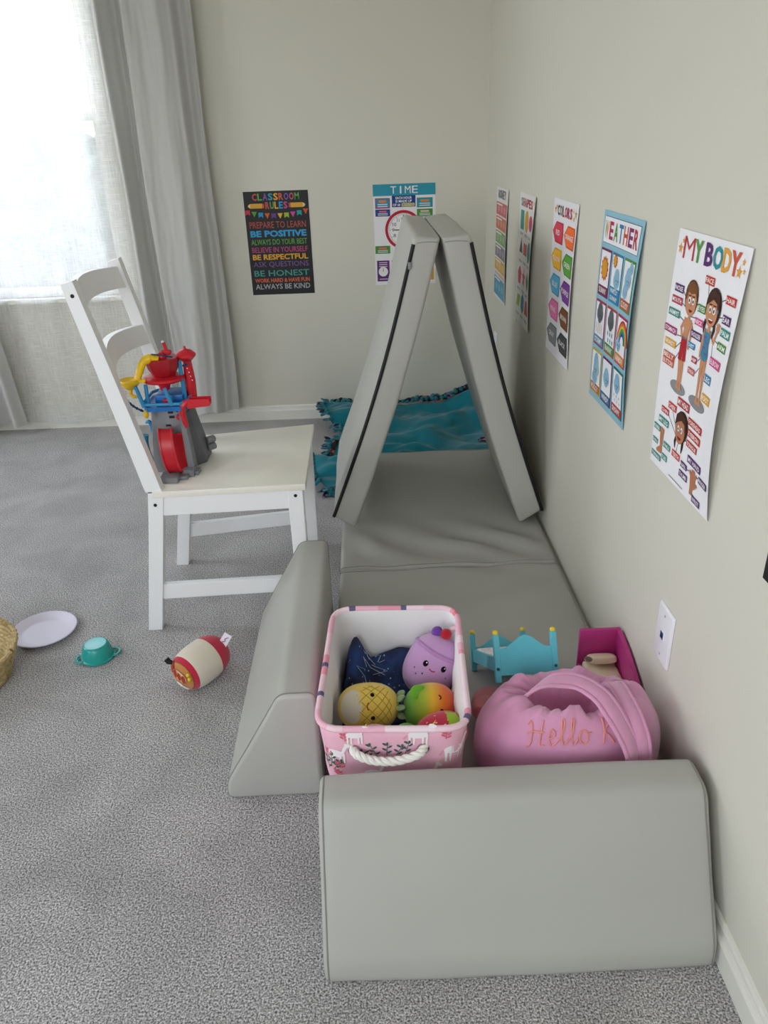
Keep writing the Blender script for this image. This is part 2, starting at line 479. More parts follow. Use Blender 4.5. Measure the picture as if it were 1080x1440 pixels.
# tent made of a second folding mat
tent = thing('mat_tent', (-0.34, 2.57, MATZ), 'grey vinyl folding mat stood up as an A-frame tent with black zips', 'tent')
def panel(ob, ib, it, ot, sag, y0, y1, seed):
    """ob/ib outer and inner foot, it/ot inner and outer top (x, z); sag bends it inwards"""
    ob, ib, it, ot = map(Vector, (ob, ib, it, ot))
    N = 26; outer = []; inner = []
    for k in range(N+1):
        t = k/N; s_ = sag*math.sin(PI*t)**1.0
        outer.append(ob.lerp(ot, t)+Vector((s_, 0))); inner.append(ib.lerp(it, t)+Vector((s_, 0)))
    poly = [(p.x, p.y) for p in outer]+[(p.x, p.y) for p in reversed(inner)]
    # round the four corners by trimming
    corner = {0, N, N+1, 2*N+1}
    P2 = []
    n = len(poly)
    for i, p in enumerate(poly):
        if i in corner:
            a = Vector(poly[i-1]); b = Vector(poly[(i+1) % n]); c = Vector(p)
            rr = 0.005 if i == N+1 else 0.015
            A = c+(a-c).normalized()*rr; B = c+(b-c).normalized()*rr
            for k in range(5):
                t = k/4; q = A*(1-t)**2+c*2*t*(1-t)+B*t*t; P2.append((q.x, q.y))
        else: P2.append(p)
    # body: rings over y with rounded front and back edges
    C = [((ob+ib)/2).lerp((ot+it)/2, t) for t in (0, 0.5, 1)]
    def near_axis(p):
        a = (ob+ib)/2; b = (ot+it)/2; d = b-a; t = max(0.04, min(0.96, (Vector(p)-a).dot(d)/d.length_squared)); q = a+d*t
        return q+Vector((sag*math.sin(PI*t), 0))
    end = 0.012; rings = []
    seq = [(end*(1-math.cos(PI/2*k/4)), end*(1-math.sin(PI/2*k/4))) for k in range(5)]
    ys = [(y0+a, b) for a, b in seq]+[(y0+end+(y1-y0-2*end)*k/24, 0) for k in range(1, 24)]+[(y1-a, b) for a, b in reversed(seq)]
    for y, ins in ys:
        ring = []
        for p in P2:
            q = Vector(p)-near_axis(p); l = max(q.length, 1e-4)
            bu = 0.002*math.sin(PI*min(1, max(0, (y-y0)/(y1-y0))))
            q = q*(1-ins/l)+q/l*(bu+0.0022*nz(p[0]*8+seed, y*6, p[1]*8))
            c = near_axis(p); ring.append((c.x+q.x, y, max(c.y+q.y, MATZ+0.002)))
        rings.append(ring)
    return loft(rings), rings, len(outer)
TY0, TY1 = 2.215, 2.875
for (ob, ib, it, ot, sag, sd) in (((-0.692, 0.165), (-0.622, 0.118), (-0.3455, 1.004), (-0.418, 1.012), 0.018, 0.0),
                                  ((-0.012, 0.158), (-0.086, 0.112), (-0.3415, 1.004), (-0.262, 1.012), -0.016, 3.3)):
    vf, rings, no = panel(ob, ib, it, ot, sag, TY0, TY1, sd)
    pn = one(vf, 'tent_panel', VINYL, tent, sharp=60)
    # zip along the outer front edge
    zp = []
    for k in range(40):
        t = k/39; a = Vector(ob).lerp(Vector(ot), t)+Vector((sag*math.sin(PI*t), 0))
        i_ = (Vector(ib)-Vector(ob)).normalized()
        zp.append((a.x+i_.x*0.004, TY0+0.001, a.y+0.0))
    zp = zp[0:-1]
    one(tube(zp, 0.0072, 6, flat=0.8), 'zipper', BLACK, pn, label='black zip along the outer edge')
    if sag > 0:
        one(bbox_(zp[-3][0]-0.005, zp[-3][0]+0.004, TY0-0.009, TY0-0.002, zp[-3][2]-0.022, zp[-3][2]-0.002, 0.001, 1), 'zip_pull', mat('8d8f92', 0.35, 0.5, metal=0.9), pn)
    # stitched line across the top end
    one(tube([(ot[0]+(it[0]-ot[0])*k/10, TY0-0.001, 0.992+0.004*math.sin(PI*k/10)) for k in range(1, 10)], 0.001, 5), 'seam', SEAM, pn)
# hinge strip joining the panels at the top
one(bbox_(-0.3455, -0.3405, TY0+0.12, TY1-0.03, 0.945, 0.982, 0.001, 1), 'hinge', VINYL, tent)

# ------------------------------------------------------------------ curtains
def pw(pts, x):
    """smooth piecewise interpolation"""
    if x <= pts[0][0]: return pts[0][1]
    for (a, b), (c, d) in zip(pts, pts[1:]):
        if x <= c:
            t = (x-a)/(c-a); t = t*t*(3-2*t); return b+(d-b)*t
    return pts[-1][1]
DRAPE = linen('drape_linen', 'cbcac7', 0.0, 0.15)
SHEER = linen('sheer_linen', 'fbfbfb', 0.42, 0.65)
FR = [(0, 0.0), (0.08, -0.05), (0.21, 0.045), (0.25, 0.03), (0.34, -0.055), (0.52, -0.05), (0.66, -0.062), (0.8, -0.045), (0.88, 0.005), (0.95, 0.025), (1.0, 0.01)]
def drape_r(u, v):
    z = 0.085+v*2.13
    x = -1.592+u*(0.392-0.01*(1-v))+0.012*math.sin(v*5+u*7)*(1-v)+0.014*nz(u*3, v*3, 2)*(1-v)
    k = 0.85+0.25*(1-v)
    y = DB-0.085+pw(FR, u)*k+0.006*nz(u*8, v*5, 1.0)+0.003*nz(u*20, v*16, 3.0)
    z += 0.012*math.sin(u*9+1)*(1-v)**6 - 0.018*(1-v)**8*max(0, 1-abs(u-0.86)/0.12)
    return (x, min(y, DB-0.016), z)
o = one(grid(drape_r, 110, 60), 'drape_curtain', DRAPE, origin=(-1.4, DB-0.085, 0.08), sharp=180)
props(o, 'pale grey linen drape hanging in folds right of the window', 'curtain', 'grey drapes')
def drape_l(u, v):
    z = 0.055+v*2.16
    x = -2.72+u*(0.42+0.07*(1-v)**2)-0.045*math.exp(-((v-0.45)/0.2)**2)*u
    y = DB-0.10+pw([(a, b) for a, b in FR], 1-u)*0.9+0.005*nz(u*8, v*5, 7.0)
    return (x, min(y, DB-0.016), z)
o = one(grid(drape_l, 80, 50), 'drape_curtain', DRAPE, origin=(-2.5, DB-0.1, 0.05), sharp=180)
props(o, 'pale grey linen drape at the far left edge of the window', 'curtain', 'grey drapes')
def sheer(u, v):
    z = 0.045+v*2.15+0.012*math.sin(u*8)*(1-v)**10
    x = -2.66+u*1.075
    a = 0.006+0.010*v
    y = DB-0.036+a*(0.9*math.sin(u*31+0.8*math.sin(v*3))+0.7*math.sin(u*57+2+v))*0.6+0.002*nz(u*12, v*8, 5)
    return (x, min(y, DB-0.02), z)
sh = thing('sheer_curtain', (-2.1, DB-0.036, 0.045), 'white sheer linen curtain covering the bright window', 'curtain')
one(grid(sheer, 150, 50), 'sheer_panel', SHEER, sh, sharp=180)
def hem(u, v):
    p = sheer(u, v*0.045); return (p[0], p[1]-0.002, p[2])
one(grid(hem, 150, 4), 'hem', SHEER, sh, sharp=180)
rod = thing('curtain_rod', (-2.0, DB-0.09, 2.2), 'white metal curtain rod above the window', 'curtain rod')
one(cyl((-2.85, DB-0.09, 2.235), (-1.1, DB-0.09, 2.235), 0.012), 'rod', WHITEP, rod)
for x in (-2.85, -1.1): one(sphere((x, DB-0.09, 2.235), 0.022), 'finial', WHITEP, rod)
for x in (-2.75, -1.16): one(bbox_(x-0.01, x+0.01, DB-0.1, DB, 2.21, 2.225, 0.002, 1), 'bracket', WHITEP, rod)

# ------------------------------------------------------------------ white chair
chair = thing('dining_chair', (-0.97, 2.08, 0), 'white painted wooden chair with two curved back slats', 'chair')
def post(y0, y1, m_):
    """rear leg and back post in one: kinked at the seat"""
    A = [(-1.222, 0.0), (-1.158, 0.40), (-1.163, 0.45), (-1.21, 0.69), (-1.268, 0.972)]
    B = [(-1.183, 0.0), (-1.118, 0.40), (-1.119, 0.45), (-1.172, 0.69), (-1.238, 0.980)]
    a = spline([Vector((x, 0, z)) for x, z in A], 6); b = spline([Vector((x, 0, z)) for x, z in B], 6)
    rings = [[(p.x, y0, p.z), (q.x, y0, q.z), (q.x, y1, q.z), (p.x, y1, p.z)] for p, q in zip(a, b)]
    return loft(rings)
NY = 1.857; FY = 2.232
near_post = one(bevel(post(NY, NY+0.031, 0), 0.0025, 1), 'back_post', WHITEP, chair)
far_post = one(bevel(post(FY, FY+0.031, 0), 0.0025, 1), 'back_post', WHITEP, chair)
def leg(x0, x1, y0, y1, dy):
    return bevel(hexa([(x0+0.002, y0, 0), (x1-0.002, y0, 0), (x1-0.002, y1, 0), (x0+0.002, y1, 0)],
                      [(x0, y0+dy, 0.418), (x1, y0+dy, 0.418), (x1, y1+dy, 0.418), (x0, y1+dy, 0.418)]), 0.0025, 1)
near_leg = one(leg(-0.788, -0.746, 1.872, 1.904, 0.0), 'front_leg', WHITEP, chair)
far_leg = one(leg(-0.790, -0.750, 2.302, 2.334, 0.0), 'front_leg', WHITEP, chair)
# seat board, wider at the front
one(bevel(hexa([(-1.142, 1.852, 0.418), (-0.737, 1.868, 0.418), (-0.741, 2.345, 0.418), (-1.142, 2.268, 0.418)],
               [(-1.142, 1.852, 0.437), (-0.737, 1.868, 0.437), (-0.741, 2.345, 0.437), (-1.142, 2.268, 0.437)]), 0.003, 2), 'seat', mat('f0ece2', 0.32, 0.5, nscale=7, namt=0.04, name='worn_white_lacquer'), chair)
def bar(p0, p1, w, z0, z1):
    p0 = Vector((p0[0], p0[1], 0)); p1 = Vector((p1[0], p1[1], 0)); d = (p1-p0).normalized(); n = Vector((-d.y, d.x, 0))*w/2
    q = [p0-n, p1-n, p1+n, p0+n]
    return bevel(hexa([(a.x, a.y, z0) for a in q], [(a.x, a.y, z1) for a in q]), 0.002, 1)
one(bar((-1.125, 1.871), (-0.786, 1.886), 0.021, 0.362, 0.4175), 'apron', WHITEP, chair)
one(bar((-1.125, 2.25), (-0.786, 2.319), 0.021, 0.362, 0.4175), 'apron', WHITEP, chair)
one(bar((-0.768, 1.903), (-0.768, 2.303), 0.021, 0.362, 0.4175), 'apron', WHITEP, chair)
one(bar((-1.138, 1.887), (-1.138, 2.233), 0.021, 0.362, 0.4175), 'apron', WHITEP, chair)
one(bar((-1.18, 1.873), (-0.786, 1.888), 0.018, 0.098, 0.146), 'stretcher', WHITEP, chair)
one(bar((-1.18, 2.248), (-0.788, 2.318), 0.018, 0.098, 0.146), 'stretcher', WHITEP, chair)
def slat(z0, z1, xa, xb):
    """curved board between the posts; xa, xb = x at bottom and top"""
    rings = []
    for k in range(17):
        t = k/16; y = NY+0.028+(FY-NY-0.024)*t; bow = -0.034*math.sin(PI*t); cr = 0.010*math.sin(PI*t)
        rings.append([(xa+bow, y, z0+cr*0.8), (xa+bow+0.018, y, z0+cr*0.8), (xb+bow+0.018, y, z1+cr), (xb+bow, y, z1+cr)])
    return loft(rings)
one(slat(0.902, 0.958, -1.245, -1.260), 'back_slat', WHITEP, chair, sharp=30)
one(slat(0.742, 0.796, -1.205, -1.218), 'back_slat', WHITEP, chair, sharp=30)
for (x, y, z, pr) in ((-1.139, NY, 0.397, near_post), (-1.2445, NY, 0.946, near_post), (-0.7665, 1.872, 0.402, near_leg)):
    one(cyl((x, y+0.002, z), (x, y-0.0012, z), 0.0052, 0.0045, 16), 'screw', BLACK, pr, label='black recessed screw')

# ------------------------------------------------------------------ wall plates
def wall_plate(yc, zc, w, h, label, jack):
    t = thing('wall_plate', (0, yc, zc), label, 'wall plate')
    one(bevel(hexa([(-0.0005, yc-w/2, zc-h/2), (-0.0005, yc+w/2, zc-h/2), (-0.0005, yc+w/2, zc+h/2), (-0.0005, yc-w/2, zc+h/2)],
                   [(-0.006, yc-w/2+0.003, zc-h/2+0.003), (-0.006, yc+w/2-0.003, zc-h/2+0.003), (-0.006, yc+w/2-0.003, zc+h/2-0.003), (-0.006, yc-w/2+0.003, zc+h/2-0.003)]), 0.0012, 2), 'plate', PLATEW, t)
    for s_ in (-1, 1):
        one(cyl((-0.0055, yc, zc+s_*h*0.36), (-0.0068, yc, zc+s_*h*0.36), 0.0028, seg=12), 'screw', mat('b8b6b8', 0.4, 0.5), t)
    if jack:
        one(bbox_(-0.0075, -0.005, yc-0.0095, yc+0.0095, zc-0.010, zc+0.010, 0.0008, 1), 'jack_bezel', PLATEW, t)
        j = one(bbox_(-0.0082, -0.006, yc-0.0068, yc+0.0068, zc-0.0075, zc+0.0075, 0.0006, 1), 'data_jack', mat('1b3f78', 0.35, 0.5), t, label='dark blue jack')
        one(bbox_(-0.0086, -0.007, yc-0.004, yc+0.004, zc-0.005, zc+0.001, 0.0004, 1), 'socket', BLACK, j)
    else:
        for s_ in (-1, 1):
            oo = one(bbox_(-0.0078, -0.005, yc-0.016, yc+0.016, zc+s_*0.02-0.014, zc+s_*0.02+0.014, 0.002, 1), 'outlet_face', PLATEW, t)
            for q in (-1, 1): one(box(-0.0081, -0.007, yc+q*0.006-0.001, yc+q*0.006+0.001, zc+s_*0.02-0.004, zc+s_*0.02+0.004), 'slot', BLACK, oo, smooth=False)
wall_plate(1.254-0.0367, 0.433-0.06, 0.0735, 0.12, 'white data jack plate on the right wall above the pink bag', True)
wall_plate(3.31, 0.425, 0.0735, 0.118, 'white outlet plate low on the right wall behind the tent', False)

# ------------------------------------------------------------------ posters
TXT = {}
def text_geo(s_, bold=0.0):
    key = (s_, bold)
    if key in TXT: return TXT[key]
    cu = bpy.data.curves.new('t', 'FONT'); cu.body = s_; cu.resolution_u = 2; cu.offset = bold; cu.size = 1
    ob = bpy.data.objects.new('t', cu); COL.objects.link(ob)
    dg = bpy.context.evaluated_depsgraph_get(); dg.update()
    me = bpy.data.meshes.new_from_object(ob.evaluated_get(dg))
    V = [v.co.copy() for v in me.vertices]; F = [list(p.vertices) for p in me.polygons]
    bpy.data.objects.remove(ob); bpy.data.curves.remove(cu); bpy.data.meshes.remove(me)
    x0 = min(v.x for v in V); x1 = max(v.x for v in V); y0 = min(v.y for v in V); y1 = max(v.y for v in V)
    TXT[key] = ([((v.x-x0)/max(x1-x0, 1e-6), 1-(v.y-y0)/max(y1-y0, 1e-6)) for v in V], F)
    return TXT[key]
def ink(c): return mat(c, 0.55, 0.25, name='print_ink')
class Poster:
    def __init__(s, name, label, O, U, N, w, h, paper, bend=None):
        s.O = Vector(O); s.U = Vector(U); s.N = Vector(N); s.w = w; s.h = h; s.bend = bend or (lambda u, v: 0.0)
        s.t = thing(name, s.at(0.5, 1.0, 0), label, 'poster', 'wall posters')
        one(grid(lambda u, v: s.at(u, v, 0), 14, 22), 'sheet', mat(paper, 0.5, 0.3, name='poster_paper'), s.t, sharp=180)
        s.mb = None
    def at(s, u, v, l):
        return s.O+s.U*(u*s.w)-Vector((0, 0, 1))*(v*s.h)+s.N*(0.0012+l*0.0004+s.bend(u, v))
    def begin(s): s.mb = MB()
    def end(s, name, label=None):
        s.mb.build(name, s.t, label=label); s.mb = None
    def poly(s, pts, c, l=1):
        s.mb.add(([s.at(u, v, l) for u, v in pts], [tuple(range(len(pts)))]), ink(c), smooth=False)
    def rect(s, u0, v0, u1, v1, c, l=1):
        k = max(1, int((u1-u0)*14)); j = max(1, int((v1-v0)*16))
        s.mb.add(grid(lambda a, b: s.at(u0+(u1-u0)*a, v0+(v1-v0)*b, l), k, j), ink(c), smooth=False)
    def ell(s, u, v, ru, rv, c, l=1, n=20, a0=0, a1=2*PI):
        s.fan([(u+ru*math.cos(a0+(a1-a0)*k/n), v-rv*math.sin(a0+(a1-a0)*k/n)) for k in range(n+1 if a1-a0 < 6.2 else n)], c, l)
    def fan(s, pts, c, l=1):
        """star-shaped outline filled in rings so that it follows the curl of the sheet"""
        n = len(pts); cu = sum(p[0] for p in pts)/n; cv = sum(p[1] for p in pts)/n
        V = [s.at(cu+(a-cu)*t, cv+(b-cv)*t, l) for t in (1, .66, .33) for a, b in pts]+[s.at(cu, cv, l)]
        F = [(i*n+j, i*n+(j+1) % n, (i+1)*n+(j+1) % n, (i+1)*n+j) for i in range(2) for j in range(n)]+[(2*n+j, 2*n+(j+1) % n, 3*n) for j in range(n)]
        s.mb.add((V, F), ink(c), smooth=False)
    def text(s, t, u0, v0, u1, v1, c, bold=0.02, l=3):
        V, F = text_geo(t, bold)
        s.mb.add(([s.at(u0+(u1-u0)*x, v0+(v1-v0)*y, l) for x, y in V], F), ink(c), smooth=False)
    def letters(s, t, u0, v0, u1, v1, cols, bold=0.03, gap=0.12, l=3, vv=None):
        n = len(t); W = (u1-u0)/n
        for i, ch in enumerate(t):
            if ch == ' ': continue
            k = 0.26 if ch == 'I' else 1.0
            a = u0+W*i+W*gap/2+(1-k)*W*0.42; b = a+W*(1-gap)*k
            d = vv[i] if vv else 0
            s.text(ch, a, v0+d, b, v1+d, cols[i % len(cols)], bold*(0.6 if ch in 'MW' else 1), l)
    def line(s, u0, v0, u1, v1, c, wd=0.004, l=2):
        a = Vector((u0*s.w, v0*s.h)); b = Vector((u1*s.w, v1*s.h)); d = (b-a).normalized()*wd*s.w/2; n = Vector((-d.y, d.x))
        s.poly([(p.x/s.w, p.y/s.h) for p in (a-n, b-n, b+n, a+n)], c, l)
    def stroke(s, pts, c, wd=0.02, l=2):
        P = [Vector((u*s.w, v*s.h)) for u, v in pts]; L_ = []; R_ = []
        for i, p in enumerate(P):
            d = (P[min(i+1, len(P)-1)]-P[max(i-1, 0)]).normalized(); w_ = (wd[i] if isinstance(wd, (list, tuple)) else wd)*s.w/2
            n = Vector((-d.y, d.x))*w_; L_.append(p+n); R_.append(p-n)
        n = len(P)
        V = [s.at(p.x/s.w, p.y/s.h, l) for p in L_+R_]
        s.mb.add((V, [(i, i+1, n+i+1, n+i) for i in range(n-1)]), ink(c), smooth=False)
    def star(s, u, v, r, c, l=2):
        s.poly([(u+(r if k % 2 == 0 else r*0.42)*math.sin(PI*k/5), v-(r if k % 2 == 0 else r*0.42)*math.cos(PI*k/5)*s.w/s.h) for k in range(10)], c, l)
    def tag(s, t, u0, v0, u1, v1, c, lines=None):
        """coloured word tag"""
        s.begin(); s.rect(u0, v0, u1, v1, c, 3)
        T = lines or [t]; n = len(T); H = (v1-v0)
        for i, x in enumerate(T):
            a = v0+H*(i+0.14)/n if n > 1 else v0+H*0.2; b = v0+H*(i+0.86)/n if n > 1 else v1-H*0.2
            s.text(x, u0+(u1-u0)*0.07, a, u1-(u1-u0)*0.07, b, 'f6f3f0', 0.015, 4)
        s.end('word_tag')

PW, PH = 0.279, 0.433
RED, ORG_, YEL, GRN, TEAL, BLU, PUR, PNK, MAG = 'c8312f', 'd9602c', 'e3a92c', '4f8f3c', '2f8f84', '2b86b5', '5b2c6f', 'd9458c', 'a82a6c'
RW = dict(U=(0, -1, 0), N=(-1, 0, 0))
# --- MY BODY
def bend_body(u, v): return 0.002+0.020*max(0, u)**4*math.sin(PI*min(1, max(0, v)))**1.0*(0.35+0.65*v)+0.004*math.sin(PI*v)*(1-u)
P = Poster('anatomy_poster', 'white MY BODY poster with cartoon boy and girl, nearest on the right wall', (0, 1.401, 1.101), w=PW, h=PH, paper='f3f2f6', bend=bend_body, **RW)
P.begin()
for ch, (a, b), c in zip('MYBODY', ((.115, .275), (.275, .40), (.435, .545), (.55, .675), (.675, .78), (.775, .895)), ('c23040', '5a9a44', '5b2c6f', '2f8f98', 'e0a23a', 'd2553a')):
    P.text(ch, a, 0.022, b, 0.105, c, -0.012 if ch == 'M' else 0.03)
P.end('title_lettering')
for (u, v, r) in ((.06, .072, .035), (.095, .042, .02), (.115, .068, .016), (.895, .086, .038), (.93, .05, .022), (.953, .079, .018)):
    P.begin(); P.star(u, v, r, 'dfa13a'); P.end('star')
SK, HR = 'c98d67', '5a3521'
P.begin()     # boy
P.ell(.325, .6, .125, .026, '8d8d8f', 1)
for x in (.315, .352): P.stroke([(x-.012, .48), (x-.002, .53), (x+.002, .592)], SK, [.05, .036, .026], 2); P.ell(x+.004, .597, .028, .008, SK, 3)
P.stroke([(.30, .33), (.255, .362), (.285, .398)], SK, [.036, .03, .026], 2)
P.stroke([(.395, .325), (.41, .375), (.395, .43)], SK, [.036, .03, .026], 2)
P.poly([(.285, .316), (.40, .316), (.378, .36), (.372, .4), (.296, .4), (.302, .36)], SK, 3)
P.rect(.335, .295, .365, .32, SK, 3)
P.poly([(.293, .393), (.374, .393), (.385, .482), (.343, .486), (.334, .43), (.325, .488), (.276, .486)], 'b31f2b', 4)
P.rect(.293, .39, .374, .397, '77797c', 5)
P.ell(.345, .235, .095, .068, HR, 3); P.ell(.35, .25, .078, .056, SK, 4)
P.poly([(.262, .235), (.29, .185), (.36, .172), (.425, .19), (.43, .235), (.40, .213), (.35, .222), (.30, .215), (.285, .25)], '7b4a26', 5)
for x in (.33, .385): P.ell(x, .246, .019, .013, 'f7f7f7', 5); P.ell(x, .247, .009, .007, '2b1a12', 6); P.line(x-.02, .229, x+.02, .227, HR, .008, 6)
P.ell(.36, .28, .026, .010, '7e1f26', 5, 10, PI, 2*PI); P.ell(.357, .265, .008, .005, 'b0704d', 5)
P.end('boy_figure')
P.begin()     # girl
P.ell(.645, .604, .135, .026, '8d8d8f', 1)
for x in (.63, .677): P.stroke([(x-.004, .42), (x-.002, .5), (x, .592)], SK, [.05, .036, .026], 2); P.ell(x+.004, .597, .028, .008, SK, 3)
P.stroke([(.602, .325), (.585, .38), (.583, .43)], SK, [.034, .028, .024], 2)
P.stroke([(.70, .325), (.742, .352), (.772, .305)], SK, [.034, .028, .024], 2); P.ell(.776, .296, .022, .014, SK, 3)
for k in range(4): P.stroke([(.776, .296), (.755+k*.017, .274+abs(k-1.5)*.004)], SK, .01, 3)
P.stroke([(.592, .285), (.58, .31), (.585, .335)], '2a1a18', [.03, .03, .012], 3); P.stroke([(.715, .28), (.722, .31), (.708, .34)], '2a1a18', [.03, .03, .012], 3)
P.rect(.638, .292, .668, .325, SK, 3)
P.poly([(.60, .316), (.70, .316), (.69, .35), (.61, .35)], SK, 3)
P.poly([(.615, .31), (.628, .325), (.672, .325), (.686, .31), (.692, .34), (.685, .37), (.70, .415), (.672, .432), (.63, .434), (.598, .415), (.613, .37), (.607, .34)], '3f86a8', 4)
for k in range(8): P.ell(.62+.017*(k % 4)+.008*(k//4), .345+.02*(k//2), .007, .005, '8c5a9a', 5, 8)
P.ell(.668, .232, .105, .07, '3a221c', 3); P.ell(.658, .25, .08, .055, SK, 4)
P.poly([(.572, .235), (.59, .19), (.65, .168), (.74, .185), (.762, .24), (.735, .25), (.715, .215), (.66, .205), (.60, .225)], '46281f', 5)
for x in (.635, .69): P.ell(x, .243, .019, .013, 'f7f7f7', 5); P.ell(x, .244, .009, .007, '2b1a12', 6); P.line(x-.02, .226, x+.02, .224, HR, .008, 6)
P.ell(.662, .277, .034, .014, '7e1f26', 5, 10, PI, 2*PI); P.rect(.635, .275, .69, .279, 'f7f7f7', 6); P.ell(.742, .24, .012, .008, '5f7d96', 6)
P.end('girl_figure')
P.begin()     # head
P.stroke([(.41, .79), (.392, .82), (.4, .845)], '2a1a18', [.03, .03, .01], 2); P.stroke([(.52, .78), (.515, .82), (.508, .845)], '2a1a18', [.03, .03, .01], 2)
P.ell(.478, .738, .1, .065, '3a221c', 3); P.ell(.462, .757, .078, .056, 'b9795a', 4)
P.poly([(.375, .745), (.385, .7), (.44, .676), (.53, .69), (.572, .745), (.545, .76), (.52, .72), (.47, .712), (.41, .73)], '46281f', 5)
for x in (.435, .487): P.ell(x, .752, .017, .013, 'f7f7f7', 5); P.ell(x, .753, .008, .007, '2b1a12', 6)
P.ell(.462, .785, .03, .013, '7e1f26', 5, 10, PI, 2*PI)
P.end('head_figure')
P.begin()     # leg and hand
P.stroke([(.178, .81), (.172, .85), (.176, .9)], 'b9795a', [.06, .055, .036], 3); P.poly([(.16, .895), (.195, .895), (.2, .925), (.115, .93), (.10, .92)], 'b9795a', 3)
P.end('leg_figure')
P.begin()
P.poly([(.7, .885), (.78, .88), (.79, .92), (.755, .94), (.75, .965), (.71, .965), (.712, .94)], 'b9795a', 3)
for q in ((.685, .87), (.728, .858), (.762, .856), (.8, .868)): P.stroke([(.742, .905), q], 'b9795a', [.034, .022], 3)
P.stroke([(.75, .93), (.815, .905)], 'b9795a', [.034, .02], 3)
P.end('hand_figure')
P.begin(); P.line(.36, .98, .60, .98, '9a9a9e', .008); P.end('small_print')
for q in ((.21, .225, .3, .262), (.22, .272, .33, .285), (.21, .325, .28, .335), (.205, .4, .28, .395), (.21, .45, .3, .41), (.215, .5, .32, .43), (.55, .163, .58, .22), (.46, .25, .4, .248), (.45, .3, .37, .305), (.43, .35, .4, .325), (.82, .185, .76, .2), (.82, .25, .74, .258), (.815, .345, .765, .34), (.75, .4, .735, .36), (.56, .45, .6, .43), (.55, .5, .6, .47), (.71, .485, .67, .49), (.24, .735, .39, .79), (.3, .703, .38, .765), (.43, .86, .455, .79), (.57, .69, .5, .715), (.58, .775, .48, .785), (.63, .885, .70, .872), (.84, .87, .8, .872), (.79, .96, .74, .955)):
    P.begin(); P.line(*q, '4a4a52', .006, 1); P.end('pointer_line')
for (t, u0, v0, u1, v1, c) in (('NOSE', .075, .205, .215, .236, PUR), ('MOUTH', .055, .253, .22, .283, 'b52a4a'), ('ARMPIT', .03, .305, .21, .335, TEAL), ('STOMACH', .0, .376, .2, .406, MAG), ('WAIST', .035, .429, .212, .458, YEL),
    ('FACE', .5, .133, .625, .164, 'c8402f'), ('EYES', .455, .243, .568, .272, GRN), ('NECK', .442, .296, .562, .322, PNK), ('SHOULDER', .412, .346, .572, .375, PUR), ('CHEST', .392, .395, .5, .418, BLU), ('HIP', .475, .44, .557, .464, 'b52a4a'), ('THIGH', .445, .488, .548, .513, 'c8504a'),
    ('HAIR', .812, .17, .945, .2, RED), ('EAR', .812, .237, .925, .268, PUR), ('PALM', .818, .282, .957, .312, TEAL), ('ARM', .81, .333, .937, .362, GRN), ('ELBOW', .742, .398, .908, .43, PNK), ('LEG', .706, .47, .806, .502, BLU), ('FOOT', .712, .543, .843, .575, YEL),
    ('MY HEAD', .36, .628, .555, .664, 'b8323a'), ('CHEEK', .225, .675, .36, .704, RED), ('CHIN', .12, .716, .245, .742, RED), ('FOREHEAD', .562, .673, .79, .703, 'c0392f'), ('EYEBROW', .578, .718, .79, .748, 'c0392f'), ('TONGUE', .58, .763, .755, .79, 'c0392f'), ('TEETH', .372, .856, .505, .885, RED),
    ('MY LEG', .092, .763, .265, .793, TEAL), ('KNEE', .022, .812, .137, .838, TEAL), ('SHIN', .022, .878, .116, .9, TEAL), ('ANKLE', .216, .858, .335, .884, TEAL), ('TOENAILS', .022, .94, .195, .965, TEAL), ('TOES', .21, .914, .302, .941, TEAL),
    ('MY HAND', .628, .817, .852, .848, PUR), ('NAIL', .53, .867, .634, .892, PUR), ('THUMB', .52, .908, .657, .936, PUR), ('FINGER', .832, .857, .972, .884, PUR), ('WRIST', .755, .957, .882, .985, PUR)):
    P.tag(t, u0, v0, u1, v1, c)
P.tag('', .036, .484, .222, .538, 'c8502f', ['BELLY', 'BUTTON'])

# --- WEATHER
P = Poster('weather_poster', 'light blue framed WEATHER poster with nine picture cards on the right wall', (0, 1.859, 1.095), w=PW, h=PH, paper='8fbfd2', bend=lambda u, v: 0.001+0.008*max(0, u)**3*math.sin(PI*min(1, max(0, v)))+0.003*math.sin(PI*v), **RW)
P.begin(); P.rect(.045, .026, .945, .158, '3b5d78', 1); P.rect(.05, .029, .94, .155, 'f0eff3', 2)
P.letters('WEATHER', .06, .047, .93, .135, ['c99a3a', 'b5305a', '4f8f3c', '2b7fae', 'c8502f', '8a2f6a', 'b5304a'], 0.03, 0.16)
P.end('title_card')
def cloud(u, v, k, c):
    for a, b, r in ((-.35, .1, .6), (.35, .1, .6), (0, -.25, .75), (0, .25, .7)):
        P.ell(u+a*k, v+b*k*.64, r*k, r*k*.64, c, 5, 14)
def face(u, v, k=1.0, c='37414a'):
    P.ell(u-.022*k, v, .007, .006, c, 6, 8); P.ell(u+.022*k, v, .007, .006, c, 6, 8); P.stroke([(u-.012*k, v+.012), (u, v+.017), (u+.012*k, v+.012)], c, .005, 6)
WC = ['7a2a62', '2b86b5', '4f8f3c', 'a82a50', 'c0403a', 'b02a58', 'c9b03a', '6a2a62', '1f7a6a']
WL = ['7a2a52', '2b86b5', 'c0552f', '5f8fb0', '4f8f3c', 'd8862f', 'c06a2f', '3b6d9a', 'b83a48']
WT = [['SUNNY'], ['PARTLY', 'SUNNY'], ['CLOUDY'], ['STORMY'], ['RAINY'], ['RAINBOW'], ['FOGGY'], ['WINDY'], ['SNOWY']]
CB = '8fb9d4'
